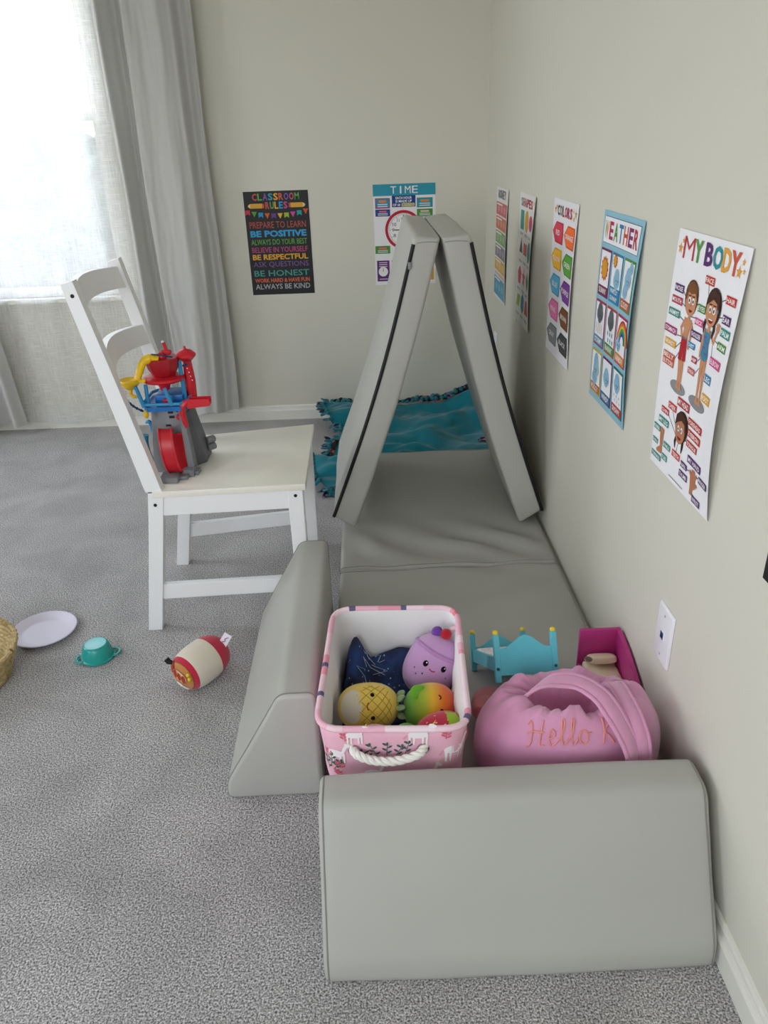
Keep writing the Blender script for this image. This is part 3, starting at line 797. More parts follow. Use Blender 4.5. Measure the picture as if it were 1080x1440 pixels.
for i in range(9):
    c_, r_ = i % 3, i//3
    u0 = .035+c_*.318; u1 = u0+.288; v0 = (.184, .452, .72)[r_]; v1 = v0+.244
    P.begin(); P.rect(u0, v0, u1, v1, WC[i], 2)
    vb = v1-.055 if len(WT[i]) == 1 else v1-.078
    P.rect(u0+.018, v0+.012, u1-.018, vb, 'eeeef2', 3); P.rect(u0+.012, vb, u1-.012, v1-.008, WL[i], 3)
    cu, cv = (u0+u1)/2, (v0+vb)/2+.005
    if i in (0, 1):
        k, U_, V_ = ((1.0, cu, cv), (0.55, cu-.05, cv-.05))[i]
        P.poly([(U_+(.105 if q % 2 == 0 else .082)*k*math.cos(PI*q/12), V_-(.105 if q % 2 == 0 else .082)*k*.64*math.sin(PI*q/12)) for q in range(24)], 'c8602a', 4); P.ell(U_, V_, .072*k, .046*k, 'd99a2a', 5)
        if i == 1: cloud(cu+.03, cv+.035, .085, CB); face(cu+.05, cv+.04)
    elif i == 2: cloud(cu+.06, cv-.062, .05, CB); cloud(cu+.01, cv-.01, .085, CB); face(cu+.02, cv); cloud(cu-.03, cv+.052, .065, CB)
    elif i in (3, 4):
        cloud(cu, cv-.035, .09, '5f6468'); face(cu+.02, cv-.02, 1, '202428')
        for q in range(4):
            if i == 3: P.stroke([(cu-.08+q*.05, cv+.02), (cu-.065+q*.05, cv+.042), (cu-.085+q*.05, cv+.05), (cu-.07+q*.05, cv+.075)], 'b9a7a0', .01, 5)
        if i == 4:
            for q in range(6): P.ell(cu-.06+(q % 3)*.06+.02*(q//3), cv+.035+.035*(q//3), .012, .013, '5f8fae', 5, 8)
    elif i == 5:
        for q, cc in enumerate(('c0302f', 'd8762f', 'e0b83a', '4f9a4a', '2b7fae', '3b3a7a', 'eeeef2')):
            rr = .15-.017*q; P.ell(cu+.035, cv+.03, rr, rr*.75, cc, 4+q*.3, 18, 0, PI)
        cloud(cu-.055, cv+.045, .06, CB); face(cu-.05, cv+.05)
    elif i == 6: cloud(cu, cv-.04, .07, CB); cloud(cu+.01, cv+.0, .09, '9fc0d4'); cloud(cu-.02, cv+.05, .08, CB); face(cu, cv+.01)
    elif i == 7: cloud(cu, cv, .085, CB); face(cu+.03, cv+.01)
    elif i == 8:
        cloud(cu-.01, cv-.025, .085, CB); face(cu, cv-.015)
        for q in range(6): P.ell(cu-.07+(q % 3)*.065+.02*(q//3), cv+.04+.026*(q//3), .012, .008, 'b3c6d4', 5, 6)
    n = len(WT[i]); H = v1-.008-vb
    for q, tx in enumerate(WT[i]): P.text(tx, u0+.045, vb+H*(q+.2)/n, u1-.045, vb+H*(q+.82)/n, 'f4f0ee', .02, 5)
    P.end('picture_card')

# --- COLORS
P = Poster('colors_poster', 'white COLORS poster with ten coloured hexagons on the right wall', (0, 2.364, 1.088), w=PW, h=PH, paper='ebeaef', bend=lambda u, v: 0.001+0.007*max(0, u)**3*math.sin(PI*min(1, max(0, v))), **RW)
P.begin(); P.letters('COLORS', .18, .036, .79, .1, ['5b2c4f', '4f8f5c', 'b03a4a', 'b5304a', 'a8305a', 'c0403f'], .03, .14); P.end('title_lettering')
for (u, v, r) in ((.09, .07, .045), (.15, .05, .03), (.92, .06, .045), (.86, .09, .03), (.83, .05, .022)):
    P.begin(); P.star(u, v, r, 'd8a040'); P.end('star')
HX = [('RED', 'c23048'), ('ORANGE', 'd95f24'), ('YELLOW', 'dca528'), ('GREEN', '4a8f2c'), ('BLUE', '4a9ac0'), ('PURPLE', '6a2f86'), ('PINK', 'd06a9c'), ('BROWN', '6a3f1e'), ('GRAY', '74787a'), ('BLACK', '3a3c3e')]
for i, (t, c) in enumerate(HX):
    u = .25 if i % 2 == 0 else .74; v = (.205, .37, .535, .70, .868)[i//2]
    hx = lambda k: [(u-k*.238, v), (u-k*.09, v-k*.066), (u+k*.21, v-k*.066), (u+k*.225, v), (u+k*.21, v+k*.066), (u-k*.11, v+k*.066)]
    P.begin(); P.fan(hx(1.0), c, 1); d = tuple(min(1, x*1.12+.03) for x in [int(c[j:j+2], 16)/255 for j in (0, 2, 4)]); P.fan(hx(.86), d, 2)
    P.text(t, u-.03*len(t)*.95, v-.016, u+.03*len(t)*.95, v+.016, 'f0ece8', .02); P.end('hexagon')

# --- SHAPES
P = Poster('shapes_poster', 'white SHAPES poster curling off the right wall between money and colors', (0, 2.887, 1.072), w=PW, h=PH, paper='e6e4e2', bend=lambda u, v: 0.001+0.012*max(0, u)**3*(0.3+math.sin(PI*min(1, max(0, v))))*.8+.004*max(0, v)**2, **RW)
P.begin(); P.letters('SHAPES', .1, .035, .86, .098, ['8aa09a', 'b0706a', 'c04a48', 'b03a5a', 'a83048', 'c0403f'], .03, .14); P.end('title_lettering')
P.begin(); P.star(.93, .05, .035, 'd8a040'); P.end('star')
def shp(i, c, name, word=None):
    u = (.22, .51, .8)[i % 3]; v = (.2, .41, .63, .83)[i//3]; a = .125; b = a*PW/PH
    P.begin()
    k = name
    if k == 'square': P.rect(u-a*.9, v-b*.9, u+a*.9, v+b*.9, c)
    elif k == 'circle': P.ell(u, v, a, b, c)
    elif k == 'oval': P.ell(u, v, a*1.0, b*.72, c)
    elif k == 'rectangle': P.rect(u-a, v-b*.55, u+a, v+b*.55, c)
    elif k == 'star': P.star(u, v, a*1.1, c, 1)
    elif k == 'crescent': P.ell(u, v, a, b, c); P.ell(u+.05, v-.01, a*.8, b*.8, 'e6e4e2', 2)
    elif k == 'parallelogram': P.poly([(u-a, v+b*.6), (u-a*.5, v-b*.6), (u+a, v-b*.6), (u+a*.5, v+b*.6)], c)
    elif k == 'trapezoid': P.poly([(u-a*.55, v-b*.7), (u+a*.55, v-b*.7), (u+a, v+b*.7), (u-a, v+b*.7)], c)
    else:
        n = {'triangle': 3, 'diamond': 4, 'pentagon': 5, 'hexagon': 6, 'octagon': 8}[k]
        o_ = PI/8 if n == 8 else 0
        P.poly([(u+a*math.sin(2*PI*q/n+o_), v-b*math.cos(2*PI*q/n+o_)) for q in range(n)], c)
    P.text(k.upper(), u-.1, v+b+.014, u+.1, v+b+.034, '5a5a5e', .01); P.end('shape_print')
for i, (c, k) in enumerate((('4a9a88', 'square'), ('dca53a', 'circle'), ('c8487c', 'oval'), ('5a5a66', 'triangle'), ('cc5f52', 'rectangle'), ('2f8f9c', 'octagon'), ('cc4a55', 'pentagon'), ('d0607c', 'star'), ('4f8f5c', 'diamond'), ('a0b83a', 'parallelogram'), ('4a8fae', 'hexagon'), ('c85a4a', 'trapezoid'))):
    shp(i, c, k)

# --- MONEY
P = Poster('money_poster', 'narrow-looking MONEY poster with six coloured bands, deepest on the right wall', (0, 3.399, 1.063), w=PW, h=PH, paper='e2e1dd', bend=lambda u, v: 0.001+0.006*max(0, u)**3*math.sin(PI*min(1, max(0, v))), **RW)
P.begin(); P.letters('MONEY', .17, .02, .83, .095, ['7a9a8a', '8a8a90', '7a8a7a', '9a8a90', 'b06a6a'], .03, .14); P.end('title_lettering')
for i, (c, v0, v1) in enumerate((('c9706f', .128, .24), ('cc7a5c', .254, .366), ('86a870', .38, .492), ('86808e', .506, .618), ('d0a85a', .632, .744), ('5a9ab8', .80, .975))):
    P.begin(); P.rect(.02, v0, .95, v1, c, 1)
    for q in range(3): P.ell(.25+.25*q, (v0+v1)/2, .08, .032, tuple(min(1, .25+x*.75) for x in [int(c[j:j+2], 16)/255 for j in (0, 2, 4)]), 2)
    P.rect(.08, v0+.012, .55, v0+.026, 'ece6e0', 2); P.end('coin_band')
P.begin(); P.rect(.04, .757, .93, .787, 'd8b0ac', 1); P.end('caption_band')

# --- TIME
BWL = dict(U=(1, 0, 0), N=(0, -1, 0))
P = Poster('time_poster', 'TIME poster with red clock face on the back wall behind the tent top', (-0.51, DB, 1.07), w=PW, h=PH, paper='e9e7ea', **BWL)
P.begin(); P.rect(0, 0, 1, .112, '2f93ab', 1); P.letters('TIME', .27, .022, .73, .092, ['efe7e8'], .0, .2); P.end('title_card')
P.begin(); P.rect(.3, .112, .68, .222, '1f3f86', 1)
P.text('EACH HOUR', .36, .122, .62, .147, 'f2f0f0', .02); P.text('IS MADE UP', .36, .154, .62, .179, 'f2f0f0', .02); P.text('OF 60', .315, .188, .435, .213, 'f2f0f0', .02)
P.rect(.455, .186, .665, .216, 'd9d08a', 2); P.text('MINUTES', .465, .191, .655, .211, '8a8a5a', .01); P.end('fact_card')
def card(u0, v0, u1, v1, bc, c, hl):
    P.begin(); P.rect(u0, v0, u1, v1, bc, 1); P.rect(u0+.015, v0+.01, u1-.015, v1-.01, c, 2); H = v1-v0
    P.rect(u0+.06, v0+H*.2, u1-.06, v0+H*.42, hl, 3)
    for q in (.55, .75): P.rect(u0+.04, v0+H*q, u1-.04, v0+H*(q+.09), 'd9dfe4', 3)
    P.end('fact_card')
card(.03, .132, .268, .232, '9a3f6a', '2f93b0', 'd98a3a'); card(.70, .138, .955, .232, '2f8f84', '2f93b0', 'd98a3a')
card(.03, .24, .268, .308, '1f3f86', '2a4a90', 'd9707a'); card(.70, .246, .955, .32, '4f8f3c', '4f8f3c', 'e0c0b0')
card(.01, .60, .255, .678, '4f8f3c', '4f8f3c', 'd9706a'); card(.32, .672, .56, .735, '2b86b5', '2b86b5', 'd9dfe4'); card(.72, .6, .955, .678, 'd9862f', 'd9862f', 'efe7e0')
P.begin(); cu, cv = .48, .445
P.ell(cu, cv, .3, .3*PW/PH, 'b8203a', 1, 40); P.ell(cu, cv, .255, .255*PW/PH, 'efedee', 2, 40)
for q in range(60):
    a = 2*PI*q/60; r0 = .225 if q % 5 else .205
    P.line(cu+r0*math.sin(a), cv-r0*math.cos(a)*PW/PH, cu+.25*math.sin(a), cv-.25*math.cos(a)*PW/PH, '2a2a2e', .006, 3)
for q in range(1, 13):
    a = 2*PI*q/12; u = cu+.17*math.sin(a); v = cv-.17*math.cos(a)*PW/PH; w_ = sum(.007 if d_ == '1' else .02 for d_ in str(q))+.004*(len(str(q))-1)
    P.text(str(q), u-w_, v-.017, u+w_, v+.017, '8a2030' if q == 12 else '2a2a2e', .0, 4)
P.end('clock_dial')
P.begin(); P.line(cu, cv, cu, cv-.22*PW/PH, '1a1a1e', .014, 5); P.line(cu, cv, cu-.15, cv, '1a1a1e', .014, 5); P.ell(cu, cv, .014, .009, '1a1a1e', 6); P.end('clock_hands')
for i, c in enumerate(('5f2f72', 'c0562a', '2f8f84', 'd9a02f')):
    u0 = .03+i*.245
    P.begin(); P.rect(u0, .748, u0+.205, .962, c, 1); P.ell(u0+.1, .862, .078, .05, 'e9e7e4', 2); P.line(u0+.1, .862, u0+.1, .826, 'b8303a', .01, 3)
    for q in (.765, .785, .805): P.rect(u0+.035, q, u0+.17, q+.008, 'd9c9d4', 2)
    P.rect(u0+.035, .935, u0+.17, .943, 'd9c9d4', 2); P.end('clock_card')

# --- CLASSROOM RULES
P = Poster('rules_poster', 'black CLASSROOM RULES poster with bright lettering on the back wall', (-1.086, DB, 1.059), w=0.288, h=0.447, paper='232327', **BWL)
c9 = ['c8585a', '6aa84a', '8a5aa8', '3aa0b0', 'e0a83a', 'd0604a', '7a5aa8', 'c8587a', '6aa85a']
P.begin(); P.letters('CLASSROOM', .13, .02, .865, .085, c9, .025, .14); P.end('title_lettering')
P.begin(); P.letters('RULES', .325, .1, .675, .165, ['d05a4a', '6aa85a', 'e0a83a', '3a9ac8', 'c8508a'], .025, .14); P.end('title_lettering')
for s_, a, b in ((1, .045, .28), (-1, .96, .72)):
    P.begin(); P.poly([(a, .135), (a+s_*.05, .113), (b, .113), (b, .157), (a+s_*.05, .157)], 'd9a23a', 1); P.poly([(a, .135), (a+s_*.05, .113), (a+s_*.05, .157)], 'e6c890', 2); P.poly([(a, .135), (a+s_*.017, .128), (a+s_*.017, .142)], '3a2a1a', 3); P.rect(min(b, b+s_*.03), .115, max(b, b+s_*.03), .155, 'c0504f', 2); P.end('pencil_print')
for i, c in enumerate(('c83a4a', '5a9a3c', '2f93c0', 'd0602f', '6a3f8a', 'e0b03a', 'a0b83a', 'd0489a', '2f9a98', 'cf5a34')):
    u = .045+i*.1; v = .172+.036*(1-((i-4.5)/4.5)**2)
    P.begin()
    if i % 2: P.poly([(u-.042, v), (u+.042, v), (u, v+.052)], c, 2)
    else: P.poly([(u-.036, v), (u+.036, v), (u+.036, v+.05), (u, v+.034), (u-.036, v+.05)], c, 2)
    P.end('pennant')
for (t, v0, v1, c, b) in (('PREPARE TO LEARN', .283, .345, 'b8584a', .0), ('BE POSITIVE', .367, .43, '3a9acc', .04), ('ALWAYS DO YOUR BEST', .451, .505, '5f9f48', .01), ('BELIEVE IN YOURSELF', .527, .58, 'b84a78', .01), ('BE RESPECTFUL', .597, .652, 'd9a23a', .03), ('ASK QUESTIONS', .67, .73, '7f5a98', .0), ('BE HONEST', .755, .815, '4a9a90', .01), ('WORK HARD & HAVE FUN', .835, .877, 'd0684a', .03), ('ALWAYS BE KIND', .892, .945, 'b0b0b4', .01)):
    P.begin(); P.text(t, .055, v0, .935, v1, c, b); P.end('rule_lettering')

# dark notice whose corner shows at the right edge, and a strip of clear tape
t = thing('wall_notice', (0, 0.78, 0.676), 'black notice at the right picture edge above the data jack, only its corner in view', 'notice')
one(bbox_(-0.004, -0.0005, 0.62, 0.9285, 0.676, 1.1, 0.0008, 1), 'board', BLACK, t)
o = one(bbox_(-0.0018, -0.0004, 2.885, 2.915, 0.622, 0.652, 0.0004, 1), 'tape_strip', mat('e9e8e4', 0.3, 0.5), origin=(0, 2.9, 0.622))
props(o, 'small strip of white tape under the shapes poster', 'tape')

# ------------------------------------------------------------------ toy basket
FAB = mat('f0b9cc', 0.85, 0.15, bump=0.25, bscale=700, name='pink_canvas')
LINER = mat('eceaea', 0.8, 0.2, bump=0.15, bscale=500, name='white_liner')
BK = Matrix.Translation((-0.529, 1.224, 0.0)) @ Matrix.Rotation(-0.053, 4, 'Z')
BZ0, BZ1 = MATZ+0.005, 0.331
def rrect(hx, hy, r, n=6, step=0.012):
    return densify(round_poly([(-hx, -hy), (hx, -hy), (hx, hy), (-hx, hy)], r*1.6, n), step)
RR = rrect(0.135, 0.191, 0.03)
def wall_ring(z, inset, seed, amp):
    k = 0.90+0.10*(z-BZ0)/(BZ1-BZ0); out = []
    for (x, y) in RR:
        v = Vector((x, y)); d = v.normalized()
        w_ = amp*nz(x*14+seed, y*14, z*16)*math.sin(PI*min(1, max(0, (z-BZ0)/(BZ1-BZ0))))
        q = v*k-d*(inset+w_)
        out.append(tuple(BK @ Vector((q.x, q.y, z))))
    return out
bsk = thing('storage_basket', BK @ Vector((0, 0, MATZ)), 'pink unicorn print fabric storage basket with white lining and rope handle, on the mat', 'basket')
zs = [BZ0+(BZ1-BZ0)*k/10 for k in range(11)]
one(loft([wall_ring(z, 0.0, 0, 0.006) for z in zs]+[wall_ring(BZ1, 0.003, 0, 0)], True, False), 'outer_wall', FAB, bsk, sharp=180)
zi = list(reversed(zs))
one(loft([wall_ring(z, 0.006+0.007*math.sin(PI*k/10), 5, 0.012) for k, z in enumerate(zi)], True, False), 'lining', LINER, bsk, sharp=180)
v = wall_ring(BZ0, 0.0, 0, 0); one((v, [tuple(range(len(v)))]), 'base', FAB, bsk)
# piped rim with the print wrapped over it
mb = MB(); rim = [Vector(p) for p in wall_ring(BZ1, 0.0005, 0, 0)]
tv, tf = tube(rim, 0.0062, 8, closed=True)
rc = [mat(c, 0.85, 0.15) for c in ('f0b9cc', 'f6dde6', 'ee9fb4', 'f4cfda', 'e8838e', '6a6488')]
n = len(rim); i0 = len(mb.v); mb.v += tv; cur = 0; left = 0
for i in range(n):
    if left <= 0:
        cur = random.choices(range(6), (5, 3, 3, 3, 1.2, .8))[0]; left = random.randint(1, 5) if cur < 4 else 1
    left -= 1
    for j in range(8): mb.f.append(list(tf[i*8+j])); mb.mi.append(mb.slot(rc[cur])); mb.sm.append(True)
mb.build('rim', bsk, sharp=180)
def outline():
    """arc length from the middle of the front wall -> point on the rounded outline"""
    n = len(RR); P_ = [Vector(p) for p in RR]+[Vector(RR[0])]; seg = []
    for a, b in zip(P_, P_[1:]):
        if a.y < 0 and a.x <= 0 <= b.x: seg.append(a)
    k0 = min(range(n), key=lambda i: abs(RR[i][0])+(10 if RR[i][1] > 0 else 0))
    return k0
K0 = outline()
def arc(s_):
    n = len(RR); i = K0; p = Vector(RR[i]); st = 1 if s_ > 0 else -1; left = abs(s_-p.x)
    if (s_-p.x) < 0: st = -1
    while left > 0:
        q = Vector(RR[(i+st) % n]); l = (q-p).length
        if l >= left: return p.lerp(q, left/l)
        left -= l; p = q; i += st
    return p
def front(x, z, l=0.0014):
    k = 0.90+0.10*(z-BZ0)/(BZ1-BZ0); p = arc(x); d = p.normalized()
    w_ = 0.006*nz(p.x*14, p.y*14, z*16)*math.sin(PI*min(1, max(0, (z-BZ0)/(BZ1-BZ0))))
    q = p*k-d*w_; nrm = Vector((0, -1)) if abs(p.x) < .095 else d
    q = q+nrm*l
    return tuple(BK @ Vector((q.x, q.y, z)))
def decal(name, polys):
    mb = MB()
    for pts, c in polys: mb.add(([front(*p) for p in pts], [tuple(range(len(pts)))]), mat(c, 0.85, 0.15), smooth=False)
    mb.build(name, bsk)
def eln(x, z, a, b, ang=0, n=10):
    return [(x+a*math.cos(2*PI*k/n)*math.cos(ang)-b*math.sin(2*PI*k/n)*math.sin(ang), z+a*math.cos(2*PI*k/n)*math.sin(ang)+b*math.sin(2*PI*k/n)*math.cos(ang)) for k in range(n)]
def sprig(x, z, h, lean, c):
    pl = [([(x-.0008, z), (x+.0008, z), (x+lean+.0006, z+h), (x+lean-.0006, z+h)], c)]
    for k in range(4):
        t = (k+1)/4.5; s_ = -1 if k % 2 else 1
        pl.append((eln(x+lean*t+s_*.005, z+h*t+.002, .005, .0022, s_*.7), c))
    pl.append((eln(x+lean, z+h, .0045, .002, PI/2), c))
    decal('sprig_print', pl)
for x, z, h, l in ((-.03, .262, .032, -.012), (-.012, .265, .03, .002), (.005, .264, .026, .012), (.022, .27, .03, .008), (-.045, .262, .018, -.012), (-.118, .238, .03, .006), (-.125, .225, .028, -.004), (-.112, .23, .024, .016)):
    sprig(x, z, h, l, '3f6a5c')
for x, z in ((-.085, .315), (.095, .318), (-.122, .27), (-.1, .245), (-.106, .222)):
    sprig(x, z-.012, .016, 0, 'dd6f80')
def horse(x, z, s_):
    W = 'f7f0f3'
    decal('unicorn_print', [(eln(x, z, .022*s_, .011*s_), W), ([(x+.012*s_, z), (x+.02*s_, z+.004*s_), (x+.03*s_, z+.024*s_), (x+.022*s_, z+.026*s_)], W), (eln(x+.030*s_, z+.026*s_, .009*s_, .005*s_, -.5), W)]
          + [([(x+q*s_, z), (x+(q+.006)*s_, z), (x+(q+.004)*s_, z-.03*s_), (x+(q+.001)*s_, z-.03*s_)], W) for q in (-.02, -.011, .008, .016)]
          + [([(x-.02*s_, z+.004*s_), (x-.033*s_, z-.012*s_), (x-.027*s_, z-.014*s_)], 'e8a0b4'), ([(x+.028*s_, z+.031*s_), (x+.032*s_, z+.03*s_), (x+.036*s_, z+.044*s_)], 'e8c060')])
for x, z, s_ in ((-.068, .318, .7), (.045, .318, .85), (-.105, .272, .8), (.112, .278, .9), (.06, .225, .8), (-.04, .22, .8), (.18, .30, .8), (.2, .25, .8)): horse(x, z, s_)
# rope handle with two grommets
ga, gb = Vector(front(-.070, .283, .002)), Vector(front(.055, .284, .002))
for g in (ga, gb):
    ring = [g+Vector((0.0085*math.cos(2*PI*k/20), 0, 0.0085*math.sin(2*PI*k/20))) for k in range(20)]
    one(tube(ring, 0.0026, 8, closed=True), 'grommet', mat('b9b9bc', 0.25, 0.5, metal=1.0), bsk)
rp_ = spline([ga+Vector((-.004, .006, .003)), ga+Vector((.006, -.012, 0)), ga.lerp(gb, .3)+Vector((0, -.017, -.010)), ga.lerp(gb, .62)+Vector((0, -.017, -.011)), gb+Vector((-.008, -.012, -.001)), gb+Vector((.004, .006, .003))], 14)
hd = one(tube(rp_, 0.0045, 8), 'rope_handle', mat('f1efe8', 0.8, 0.15, bump=0.3, bscale=600), bsk)
for k in range(3):
    st = []; prev = None
    for i, p in enumerate(rp_):
        t = (rp_[min(i+1, len(rp_)-1)]-rp_[max(i-1, 0)]).normalized(); F = frame_to(t); a = i*0.42+2*PI*k/3
        st.append(p+F @ Vector((0.0042*math.cos(a), 0.0042*math.sin(a), 0)))
    one(tube(st, 0.0044, 7), 'strand', mat('f1efe8', 0.8, 0.15, bump=0.3, bscale=600), hd)

# ------------------------------------------------------------------ plush toys
class Plush:
    """rounded plush body: frame from up and face directions, p-norm ellipsoid"""
    def __init__(s, name, label, c, up, fwd, r, m, p=2.3, group=None, cat='plush toy', fn=None):
        s.c = Vector(c); Z = Vector(up).normalized(); F = Vector(fwd); F = (F-Z*F.dot(Z)).normalized(); X = F.cross(Z)
        s.X, s.F, s.Z = X, F, Z; s.r = r; s.p = p; s.fn = fn
        s.t = thing(name, s.c-Vector((0, 0, min(r))), label, cat, group)
        v = []; f = []; N, K = 40, 26
        for i in range(K+1):
            a = PI*i/K
            for j in range(N):
                b = 2*PI*j/N; v.append(s.surf(Vector((math.sin(a)*math.cos(b), math.sin(a)*math.sin(b), math.cos(a)))))
        for i in range(K):
            for j in range(N):
                k = (j+1) % N; f.append((i*N+j, (i+1)*N+j, (i+1)*N+k, i*N+k))
        s.body = one((v, f), 'body', m, s.t, sharp=180)
    def surf(s, d, k=1.0):
        """local direction (x right, y face, z up) -> point on the surface"""
        d = Vector(d).normalized()
        l = sum(abs(d[i]/s.r[i])**s.p for i in range(3))**(-1/s.p)
        if s.fn: l *= s.fn(d)
        q = d*l*k
        return s.c+s.X*q.x+s.F*q.y+s.Z*q.z
    def d(s, a, b, face=1): return Vector((a, face, b))
    def patch(s, name, poly, c, k=1.006, face=1, parent=None):
        """poly: points (a, b) in the plane in front of the face, projected onto the body"""
        ca = sum(p[0] for p in poly)/len(poly); cb = sum(p[1] for p in poly)/len(poly)
        R = [[(ca+(a-ca)*t, cb+(b-cb)*t) for a, b in poly] for t in (1, 0.75, 0.5, 0.25)]
        v = [s.surf(s.d(a, b, face), k) for ring in R for a, b in ring]+[s.surf(s.d(ca, cb, face), k)]
        n = len(poly); f = [(i*n+j, i*n+(j+1) % n, (i+1)*n+(j+1) % n, (i+1)*n+j) for i in range(3) for j in range(n)]
        f += [(3*n+j, 3*n+(j+1) % n, 4*n) for j in range(n)]
        return one((v, f), name, mat(c, 0.85, 0.15, sheen=0.2), parent or s.body, sharp=180)
    def stroke(s, name, pts, c, r=0.0012, face=1):
        return one(tube([s.surf(s.d(a, b, face), 1.003) for a, b in pts], r, 6), name, mat(c, 0.7, 0.2), s.body)
def circ(a, b, ra, rb, n=18, ang=0): return [(a+ra*math.cos(2*PI*k/n)*math.cos(ang)-rb*math.sin(2*PI*k/n)*math.sin(ang), b+ra*math.cos(2*PI*k/n)*math.sin(ang)+rb*math.sin(2*PI*k/n)*math.cos(ang)) for k in range(n)]
def fleece(c): return mat(c, 0.9, 0.1, bump=0.35, bscale=900, sheen=0.35, name='plush_fleece')
G_ = 'plush toys in the basket'
def tilt(a): return CU*math.cos(a)+CR*math.sin(a)
FWD = -CW
# purple drink cup
def cupfn(d): return 1.0-0.10*max(0, d.z)**2
P = Plush('cup_plush', 'purple drink cup plush with a dome lid, cherry and pompom', (-0.446, 1.322, 0.243), tilt(0.48), FWD+CU*0.15, (0.058, 0.052, 0.068), fleece('c79acb'), 2.4, G_)
P.patch('belly', circ(-.75, -.95, .62, .55, 20, -.4), 'cfc3ce', 1.005)
for a, b in ((-.42, .22), (.34, .1)):
    e = P.patch('eye', circ(a, b, .115, .13), '120f12', 1.012); P.patch('glint', circ(a-.03, b+.05, .03, .03, 8), 'f5f5f5', 1.02, parent=P.body)
P.stroke('smile', [(-.14+.05*k, -.02-.05*math.sin(PI*k/5)) for k in range(6)], 'b5305a')
for a, b in ((-.72, -.08), (.28, -.33), (.75, -.3), (.55, -.5)): P.patch('seed', circ(a, b, .035, .05, 8), '5a3a66', 1.008)
rg = []
for k in range(40):
    a = 2*PI*k/40; rg.append(P.surf((math.cos(a), math.sin(a), 0.62), 1.012))
one(tube(rg, 0.0042, 8, closed=True), 'lid_rim', fleece('b886bd'), P.t)
top = P.surf((0, 0.1, 1))
one(sphere(top+CU*0.012-CR*0.020, 0.0125, 14, 10), 'pompom', fleece('6a3f9a'), P.t)
ch = one(sphere(top+CU*0.008-CR*0.002+FWD*0.006, (0.0125, 0.0125, 0.0125), 14, 10), 'cherry', fleece('b3202c'), P.t)
one(tube(spline([top+CR*0.006+CU*0.014, top+CR*0.014+CU*0.020, top+CR*0.024+CU*0.018], 5), [0.003]*3+[0.0045]*4+[0.005]*3+[0.003], 8), 'straw', fleece('eec6cc'), P.t)
# pineapple
P = Plush('pineapple_plush', 'yellow pineapple plush lying on its side with quilted lines', (-0.583, 1.199, 0.243), tilt(1.52)+FWD*0.05, FWD+CU*0.25, (0.047, 0.046, 0.061), fleece('e6c75e'), 2.3, G_)
P.patch('belly', circ(.05, -1.0, 1.0, .82, 24), 'd6cdbb', 1.004)
for a in (-.52, .52): P.patch('eye', circ(a, .28, .11, .10), '141110', 1.012)
P.stroke('smile', [(-.16+.064*k, .1-.07*math.sin(PI*k/5)) for k in range(6)], 'b5402a')
for q in range(7):
    for sg in (-1, 1):
        c0 = -1.5+q*.5; pts = []
        for k in range(15):
            a = -1.4+k*.2; b = c0+sg*a*1.0
            if -.35 < b < 1.6: pts.append((a, b))
        if len(pts) > 3: P.stroke('quilt_line', pts, 'b8963c', 0.0008)
for k in range(7):
    a = 2*PI*k/7; b0 = P.surf((0.25*math.cos(a), 0.25*math.sin(a), 1), 0.97); d = (P.Z+(P.X*math.cos(a)+P.F*math.sin(a))*0.9).normalized()
    one(tube([b0+d*0.021*t for t in (0, .3, .6, .85, 1)], [0.004, 0.009, 0.0095, 0.006, 0.002], 8, flat=0.5), 'leaf', fleece('8fa67a'), P.t)
# mango with a colour gradient
def mango_mat():
    M = bpy.data.materials.new('mango_fleece'); M.use_nodes = True; n = M.node_tree; b = n.nodes['Principled BSDF']
    t = n.nodes.new('ShaderNodeTexCoord'); sp = n.nodes.new('ShaderNodeSeparateXYZ'); r = n.nodes.new('ShaderNodeValToRGB'); e = r.color_ramp.elements
    e[0].position = 0.12; e[0].color = lin('5f9a2e'); e[1].position = 0.98; e[1].color = lin('c8281e')
    for p_, c in ((.38, 'a3b02e'), (.52, 'e0b02e'), (.74, 'e2701f')): q = e.new(p_); q.color = lin(c)
    n.links.new(t.outputs['Generated'], sp.inputs[0]); n.links.new(sp.outputs['X'], r.inputs[0]); n.links.new(r.outputs[0], b.inputs['Base Color'])
    b.inputs['Roughness'].default_value = 0.9; b.inputs['Sheen Weight'].default_value = 0.3; return M
P = Plush('mango_plush', 'round mango plush fading from green to orange red', (-0.460, 1.192, 0.238), tilt(1.45), FWD+CU*0.2+CR*0.22, (0.050, 0.047, 0.054), mango_mat(), 2.2, G_)
P.patch('eye', circ(-.12, .45, .12, .10), '141110', 1.012); P.patch('eye_glint', circ(-.09, .42, .03, .03, 8), 'f5f5f5', 1.02)
P.stroke('wink', [(.42+.04*k, .45+.09*math.sin(PI*k/6)) for k in range(7)], '141110', 0.0012)
one(tube(spline([P.surf((.5, .8, -.55)), P.surf((.75, .6, -.5), 1.10), P.surf((.85, .55, -.15), 1.04)], 5), [0.004, .006, .008, .009, .009, .009, .009, .008, .006, .004, .002], 8, flat=0.4), 'leaf', fleece('6fae32'), P.t)
